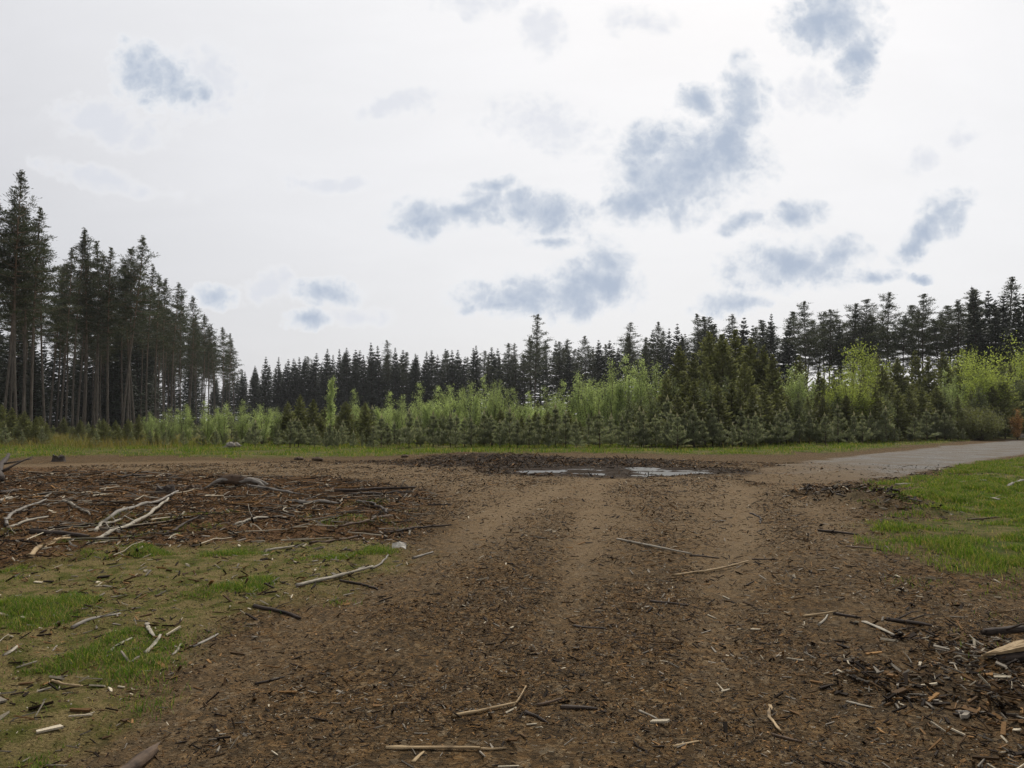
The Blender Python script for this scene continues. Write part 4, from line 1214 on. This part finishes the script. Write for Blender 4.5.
    stump(194, 490, .18, .16, 'brown', 'brown low stump beside the dark broken one', 7)
    e = bpy.data.objects.new('upturned_root', None); COL.objects.link(e)
    x, y = P(238, 489); e.location = (x, y, hz(x, y)); e.rotation_euler = (0, 0, 0.1)
    tag(e, 'twisted grey brown upturned root at the back of the brushwood', 'root')
    mb = MB(); r = np.random.default_rng(3)
    for k in range(7):
        az = r.uniform(-0.6, 0.6) + (math.pi if k % 3 == 0 else 0); L = r.uniform(0.4, 0.85)
        s = np.linspace(0, 1, 8)
        tube(mb, np.stack([np.cos(az) * s * L, np.sin(az) * s * L * 0.7, 0.12 + 0.10 * np.sin(s * 2.6) - 0.20 * s * s + r.normal(0, 0.01, 8)], 1), 0.06 * (1 - 0.8 * s) + 0.012, 8, rough=.12, rng=r)
    link('root_arms', mb.mesh('root_arms', W['grey'], True), e)
    mb = MB(); s = np.linspace(0, 1, 7)
    tube(mb, np.stack([-0.45 + 0.9 * s, 0 * s, 0.13 + 0.05 * np.sin(s * 5)], 1), 0.11 * (0.75 + 0.35 * np.sin(s * 3)), 10, rough=.14, rng=r)
    link('root_base', mb.mesh('root_base', W['brown'], True), e)
    # leaning broken stump at the left edge
    stick('broken_post', 'stump', (0, 484), (8, 476), .11, 'dark', 'dark splintered stump leaning up at the left edge of the view', .04, 2, 0.45)
    # grey stone-like root heap in the grass strip
    gm = W['grey']
    lump('grass_stone', 'stone', 232, 449.5, .42, .3, .2, gm, 'pale grey arched stone lying in the far grass strip', 11, .3)
    lump('road_stone', 'stone', 1020, 438.5, .6, .4, .22, gm, 'low flat grey stone beside the orange dead sapling', 13, .25, 0, None, True)
    for i, (px, py, s, lab) in enumerate(((299, 460, .3, 'dark clod of turned earth at the front of the grass strip, left one'), (318, 461, .34, 'dark clod of turned earth right of the smaller left clod'), (405, 459, .26, 'dark earth clod just left of the mud heap'))):
        lump('earth_clod', 'clod', px, py, s * .6, s * .45, s * .26, W['brown'], lab, 20 + i, .35, 0, 'earth clods by the grass strip')
    # split stump slab lower right: several splinter blades on a rotten base
    e = bpy.data.objects.new('split_stump', None); COL.objects.link(e)
    x, y = P(1006, 668); e.location = (x, y, hz(x, y)); e.rotation_euler = (0, 0, 0.25); e.scale = (0.8, 0.8, 0.8)
    tag(e, 'split stump slab with bright tan splintered face at lower right', 'stump')
    mb = MB(); r = np.random.default_rng(8)
    nx, ny = 22, 14
    gx, gy = np.meshgrid(np.linspace(0, 1, nx), np.linspace(-1, 1, ny), indexing='ij')
    wd = np.interp(gx, [0, .12, .45, .8, 1], [.12, .4, .85, 1, .9]) * 0.085
    ends = r.uniform(-.05, .05, ny)[None, :] * np.where(gx > .75, (gx - .75) * 4, 0) + r.uniform(0, .10, ny)[None, :] * np.clip(.3 - gx, 0, 1) * 3
    ridge = np.repeat(r.uniform(0, .016, ny)[None, :], nx, 0) + fbm(gx * 6, gy * 9, 1.0, 3, 5) * 0.006
    top = np.stack([-0.24 + 0.48 * gx + ends, gy * wd + 0.02 * gx, 0.035 + 0.08 * gx + ridge + 0.02 * (1 - gy ** 2) - 0.02 * gy], -1)
    bot = top * np.array([1, .9, 1]) - np.array([0, 0, 1.0]) * (0.012 + 0.035 * gx)[..., None]
    k_ = (np.arange(nx - 1)[:, None] * ny + np.arange(ny - 1)[None]).ravel()
    q = np.stack([k_, k_ + ny, k_ + ny + 1, k_ + 1], 1)
    N_ = nx * ny
    ring = np.concatenate([np.arange(ny), np.arange(1, nx) * ny + ny - 1, (nx - 1) * ny + np.arange(ny - 1)[::-1], np.arange(1, nx - 1)[::-1] * ny])
    nxt = np.roll(ring, -1)
    mb.add(np.concatenate([top.reshape(-1, 3), bot.reshape(-1, 3)]), np.concatenate([q, q[:, ::-1] + N_, np.stack([ring, nxt, nxt + N_, ring + N_], 1)]))
    link('splintered_face', mb.mesh('splintered_face', W['tan']), e)
    mb = MB(); s = np.linspace(0, 1, 8)
    tube(mb, np.stack([-0.12 + 0.5 * s, -0.04 + 0.05 * s, 0.02 + 0.03 * s], 1), 0.05 + 0.045 * s, 10, rough=.14, rng=r, flat=.6)
    link('rotten_base', mb.mesh('rotten_base', W['dark'], True), e)
    # white bark scrap on the track edge
    x, y = P(399, 554)
    mb = MB(); r = np.random.default_rng(12)
    nx, ny = 9, 6
    gx, gy = np.meshgrid(np.linspace(-.085, .085, nx), np.linspace(-.04, .05, ny), indexing='ij')
    wd = np.interp(gx, [-.085, 0, .06, .085], [.15, .6, 1, .4])
    top = np.stack([gx, gy * wd + r.normal(0, .004, gx.shape), .012 + .07 * (gy + .05) / .12 + .03 * np.cos(gx * 16) + r.normal(0, .004, gx.shape)], -1)
    bot = top - np.array([0, 0.004, .008])
    i = (np.arange(nx - 1)[:, None] * ny + np.arange(ny - 1)[None]).ravel()
    q = np.stack([i, i + ny, i + ny + 1, i + 1], 1)
    mb.add(np.concatenate([top.reshape(-1, 3), bot.reshape(-1, 3)]), np.concatenate([q, q[:, ::-1] + nx * ny]))
    o = link('bark_scrap', mb.mesh('bark_scrap', wood_mat('birch_bark', (0.5, 0.46, 0.38), (0.68, 0.64, 0.56)), True), None, (x, y, hz(x, y)))
    tag(o, 'curled whitish bark scrap at the left edge of the track', 'bark')


# ------------------------------------------------------------------ sky, sun, camera
def build_sky():
    w = bpy.data.worlds.new('World'); sc.world = w; w.use_nodes = True
    t = NT(w.node_tree)
    tc = t.n('ShaderNodeTexCoord'); d = tc.outputs['Generated']
    sky = t.n('ShaderNodeTexSky', sky_type='NISHITA')
    sky.sun_disc = False; sky.sun_elevation = SUN_EL; sky.sun_rotation = SUN_AZ
    sky.air_density = 1.0; sky.dust_density = 3.0; sky.ozone_density = 1.0
    sep = t.n('ShaderNodeSeparateXYZ', {0: d})
    yy = t.m('MAXIMUM', sep.outputs[1], 0.08)
    u = t.m('DIVIDE', sep.outputs[0], yy); v = t.m('DIVIDE', sep.outputs[2], yy)
    uv = t.n('ShaderNodeCombineXYZ', {0: u, 1: v, 2: 0.0}).outputs[0]
    wn = t.n('ShaderNodeTexNoise', {'Vector': uv, 'Scale': 9.0, 'Detail': 5.0, 'Roughness': 0.6}).outputs['Color']
    wv = t.n('ShaderNodeVectorMath', {0: wn, 1: (0.5, 0.5, 0.5)}, operation='SUBTRACT').outputs[0]
    wv = t.n('ShaderNodeVectorMath', {0: wv, 'Scale': 0.06}, operation='SCALE').outputs[0]
    q = t.n('ShaderNodeVectorMath', {0: uv, 1: wv}, operation='ADD').outputs[0]
    strong = [  # px, py, half width, half height, tilt (deg)
        (690, 168, 88, 58, 12), (722, 128, 34, 40, -10), (662, 176, 52, 44, 0), (722, 150, 42, 52, -8), (637, 198, 46, 22, 22), (738, 104, 32, 56, -8), (697, 96, 24, 20, 20), (650, 150, 36, 34, 0),
        (431, 216, 50, 24, 4), (460, 214, 40, 18, 0), (482, 207, 30, 26, 0), (540, 211, 60, 29, -8), (522, 216, 36, 18, 0), (495, 182, 28, 13, 14), (551, 241, 32, 9, 0),
        (530, 297, 90, 26, 2), (575, 290, 66, 34, 10), (610, 262, 32, 34, 10), (604, 286, 44, 32, 0), (500, 305, 44, 13, 0),
        (790, 268, 82, 28, 4), (838, 256, 40, 22, 24), (770, 262, 30, 18, 0), (945, 214, 38, 20, 34), (918, 236, 36, 17, 36),
        (743, 225, 30, 12, 14), (795, 220, 34, 18, 10), (880, 271, 26, 10, 8), (919, 275, 17, 8, 0), (731, 306, 42, 15, 4),
        (830, 18, 56, 40, 8), (858, 56, 24, 46, -14), (332, 296, 40, 17, -4), (305, 323, 30, 13, 0), (213, 293, 30, 14, 0),
        (150, 72, 46, 32, -22), (180, 86, 34, 18, -18)]
    faint = [(550, 128, 92, 34, -8), (545, 28, 30, 44, 10), (961, 137, 24, 17, 20), (922, 164, 20, 20, 0), (815, 96, 46, 34, 30), (480, 6, 60, 20, 0), (195, 80, 80, 48, -10), (112, 120, 84, 30, -12), (272, 288, 36, 24, 0), (330, 180, 60, 14, 0),
             (100, 176, 100, 17, -14), (400, 100, 60, 20, 10), (352, 318, 44, 12, 0), (640, 20, 50, 20, 0), (1110, 120, 90, 44, 10), (-90, 200, 90, 40, 0)]

    def gather(lst):
        acc = None
        for px, py, a, b, tl in lst:
            cu, cv = uv_dir(px, py)
            mp = t.n('ShaderNodeMapping', {'Vector': q, 'Location': (cu, cv, 0), 'Rotation': (0, 0, RAD(tl)), 'Scale': (a * 1.3 / F, b * 1.35 / F, 1)}, vector_type='TEXTURE')
            g = t.n('ShaderNodeTexGradient', {'Vector': mp.outputs[0]}, gradient_type='SPHERICAL').outputs['Fac']
            acc = g if acc is None else t.m('MAXIMUM', acc, g)
        return acc
    n1 = t.noise(uv, 16.0, 10, 0.66, 0.35)
    puff = t.m('MULTIPLY', t.m('ABSOLUTE', t.m('SUBTRACT', t.noise(uv, 26.0, 7, 0.55, 0.0), 0.5)), 2.0)
    edge = t.m('ADD', t.m('MULTIPLY', t.m('SUBTRACT', n1, 0.5), 1.45), t.m('MULTIPLY_ADD', puff, 1.1, -0.30))
    A = gather(strong); B = gather(faint)
    front = t.rng(sep.outputs[1], 0.05, 0.25)
    fa = t.m('MULTIPLY', t.m('MULTIPLY_ADD', A, 1.35, edge), t.rng(A, 0.0, 0.30))
    fb = t.m('MULTIPLY', t.m('ADD', B, edge), t.rng(B, 0.0, 0.5))
    cover = t.m('MULTIPLY', t.rng(fa, 0.0, 0.22), front)
    depth = t.m('MULTIPLY', t.rng(fa, 0.0, 0.72), front)
    cover2 = t.m('MULTIPLY', t.rng(fb, 0.02, 0.35), front)
    depth2 = t.m('MULTIPLY', t.rng(fb, 0.15, 0.8), front)
    # thin high veil, brighter round the sun
    sd = Vector((math.sin(SUN_AZ) * math.cos(SUN_EL), math.cos(SUN_AZ) * math.cos(SUN_EL), math.sin(SUN_EL)))
    dt = t.n('ShaderNodeVectorMath', {0: d, 1: tuple(sd)}, operation='DOT_PRODUCT').outputs['Value']
    glow = t.rng(dt, 0.3, 0.96)
    ci = t.noise(t.n('ShaderNodeMapping', {'Vector': uv, 'Scale': (1.6, 5.5, 1), 'Rotation': (0, 0, 0.15)}).outputs[0], 2.0, 7, 0.6, 0.5)
    bl = t.m('ADD', t.m('MULTIPLY_ADD', glow, 3.3, 6.0), t.m('MULTIPLY', t.m('SUBTRACT', ci, 0.5), 1.1))
    veil = t.mix(1.0, t.mix(glow, (0.985, 0.985, 1.03), (1.0, 1.0, 1.01)), t.n('ShaderNodeCombineColor', {0: bl, 1: bl, 2: bl}).outputs[0], 'MULTIPLY')
    base = t.mix(0.90, sky.outputs[0], veil)
    white = (8.75, 8.85, 9.1)
    c = t.mix(t.m('MULTIPLY', cover2, 0.40), base, white)
    c = t.mix(t.m('MULTIPLY', depth2, 0.40), c, (6.2, 6.6, 7.6))
    c = t.mix(t.m('MULTIPLY', cover, 0.45), c, white)
    body = t.mix(t.rng(t.m('ADD', A, t.m('ADD', t.m('MULTIPLY', t.m('SUBTRACT', n1, 0.5), 1.6), t.m('MULTIPLY_ADD', puff, 0.9, -0.2))), 0.10, 1.05), (7.4, 7.75, 8.3), (4.5, 5.2, 6.4))
    c = t.mix(depth, c, body)
    bg = t.n('ShaderNodeBackground', {'Color': c, 'Strength': 0.1})
    t.n('ShaderNodeOutputWorld', {'Surface': bg.outputs[0]})
    w.cycles.sampling_method = 'MANUAL'; w.cycles.sample_map_resolution = 512

    sun = bpy.data.lights.new('sun', 'SUN'); sun.energy = 3.5; sun.angle = RAD(1.5); sun.color = (1.0, 0.95, 0.87)
    so = bpy.data.objects.new('sun', sun); COL.objects.link(so)
    so.rotation_euler = sd.to_track_quat('Z', 'Y').to_euler(); so.location = (0, 0, 50)

    cam = bpy.data.cameras.new('camera'); cam.sensor_width = 36; cam.lens = F / 1024 * 36
    cam.clip_start = 0.05; cam.clip_end = 6000
    co = bpy.data.objects.new('camera', cam); COL.objects.link(co)
    co.location = (0, 0, CAM_H); co.rotation_euler = (RAD(90) + PITCH, 0, 0)
    sc.camera = co


def build_haze():
    m, t = new_mat('haze_air')
    pv = t.n('ShaderNodeVolumePrincipled', {'Color': (0.93, 0.95, 1.0), 'Density': 0.00014, 'Anisotropy': 0.25})
    t.n('ShaderNodeOutputMaterial', {'Volume': pv.outputs[0]})
    v = np.array([(x, y, z) for x in (-620, 620) for y in (-620, 620) for z in (-1.5, 40)], float)
    f = np.array([(0, 1, 3, 2), (4, 6, 7, 5), (0, 4, 5, 1), (2, 3, 7, 6), (1, 5, 7, 3), (0, 2, 6, 4)])
    mb = MB(); mb.add(v, f)
    o = link('haze', mb.mesh('haze', m)); o['kind'] = 'stuff'
    tag(o, 'thin pale haze in the air over the clearing')


build_haze()
build_ground()
build_puddle()
build_litter()
build_grass()
build_trees()
build_wood()
build_sky()

sc.view_settings.view_transform = 'Standard'; sc.view_settings.look = 'None'
sc.view_settings.exposure = 0.0; sc.view_settings.gamma = 1.0
sc.view_settings.use_curve_mapping = False
sc.cycles.use_denoising = True
sc.cycles.use_adaptive_sampling = True
sc.cycles.adaptive_threshold = 0.02
sc.cycles.volume_bounces = 0; sc.cycles.max_bounces = 5; sc.cycles.diffuse_bounces = 3; sc.cycles.glossy_bounces = 2; sc.cycles.transmission_bounces = 3
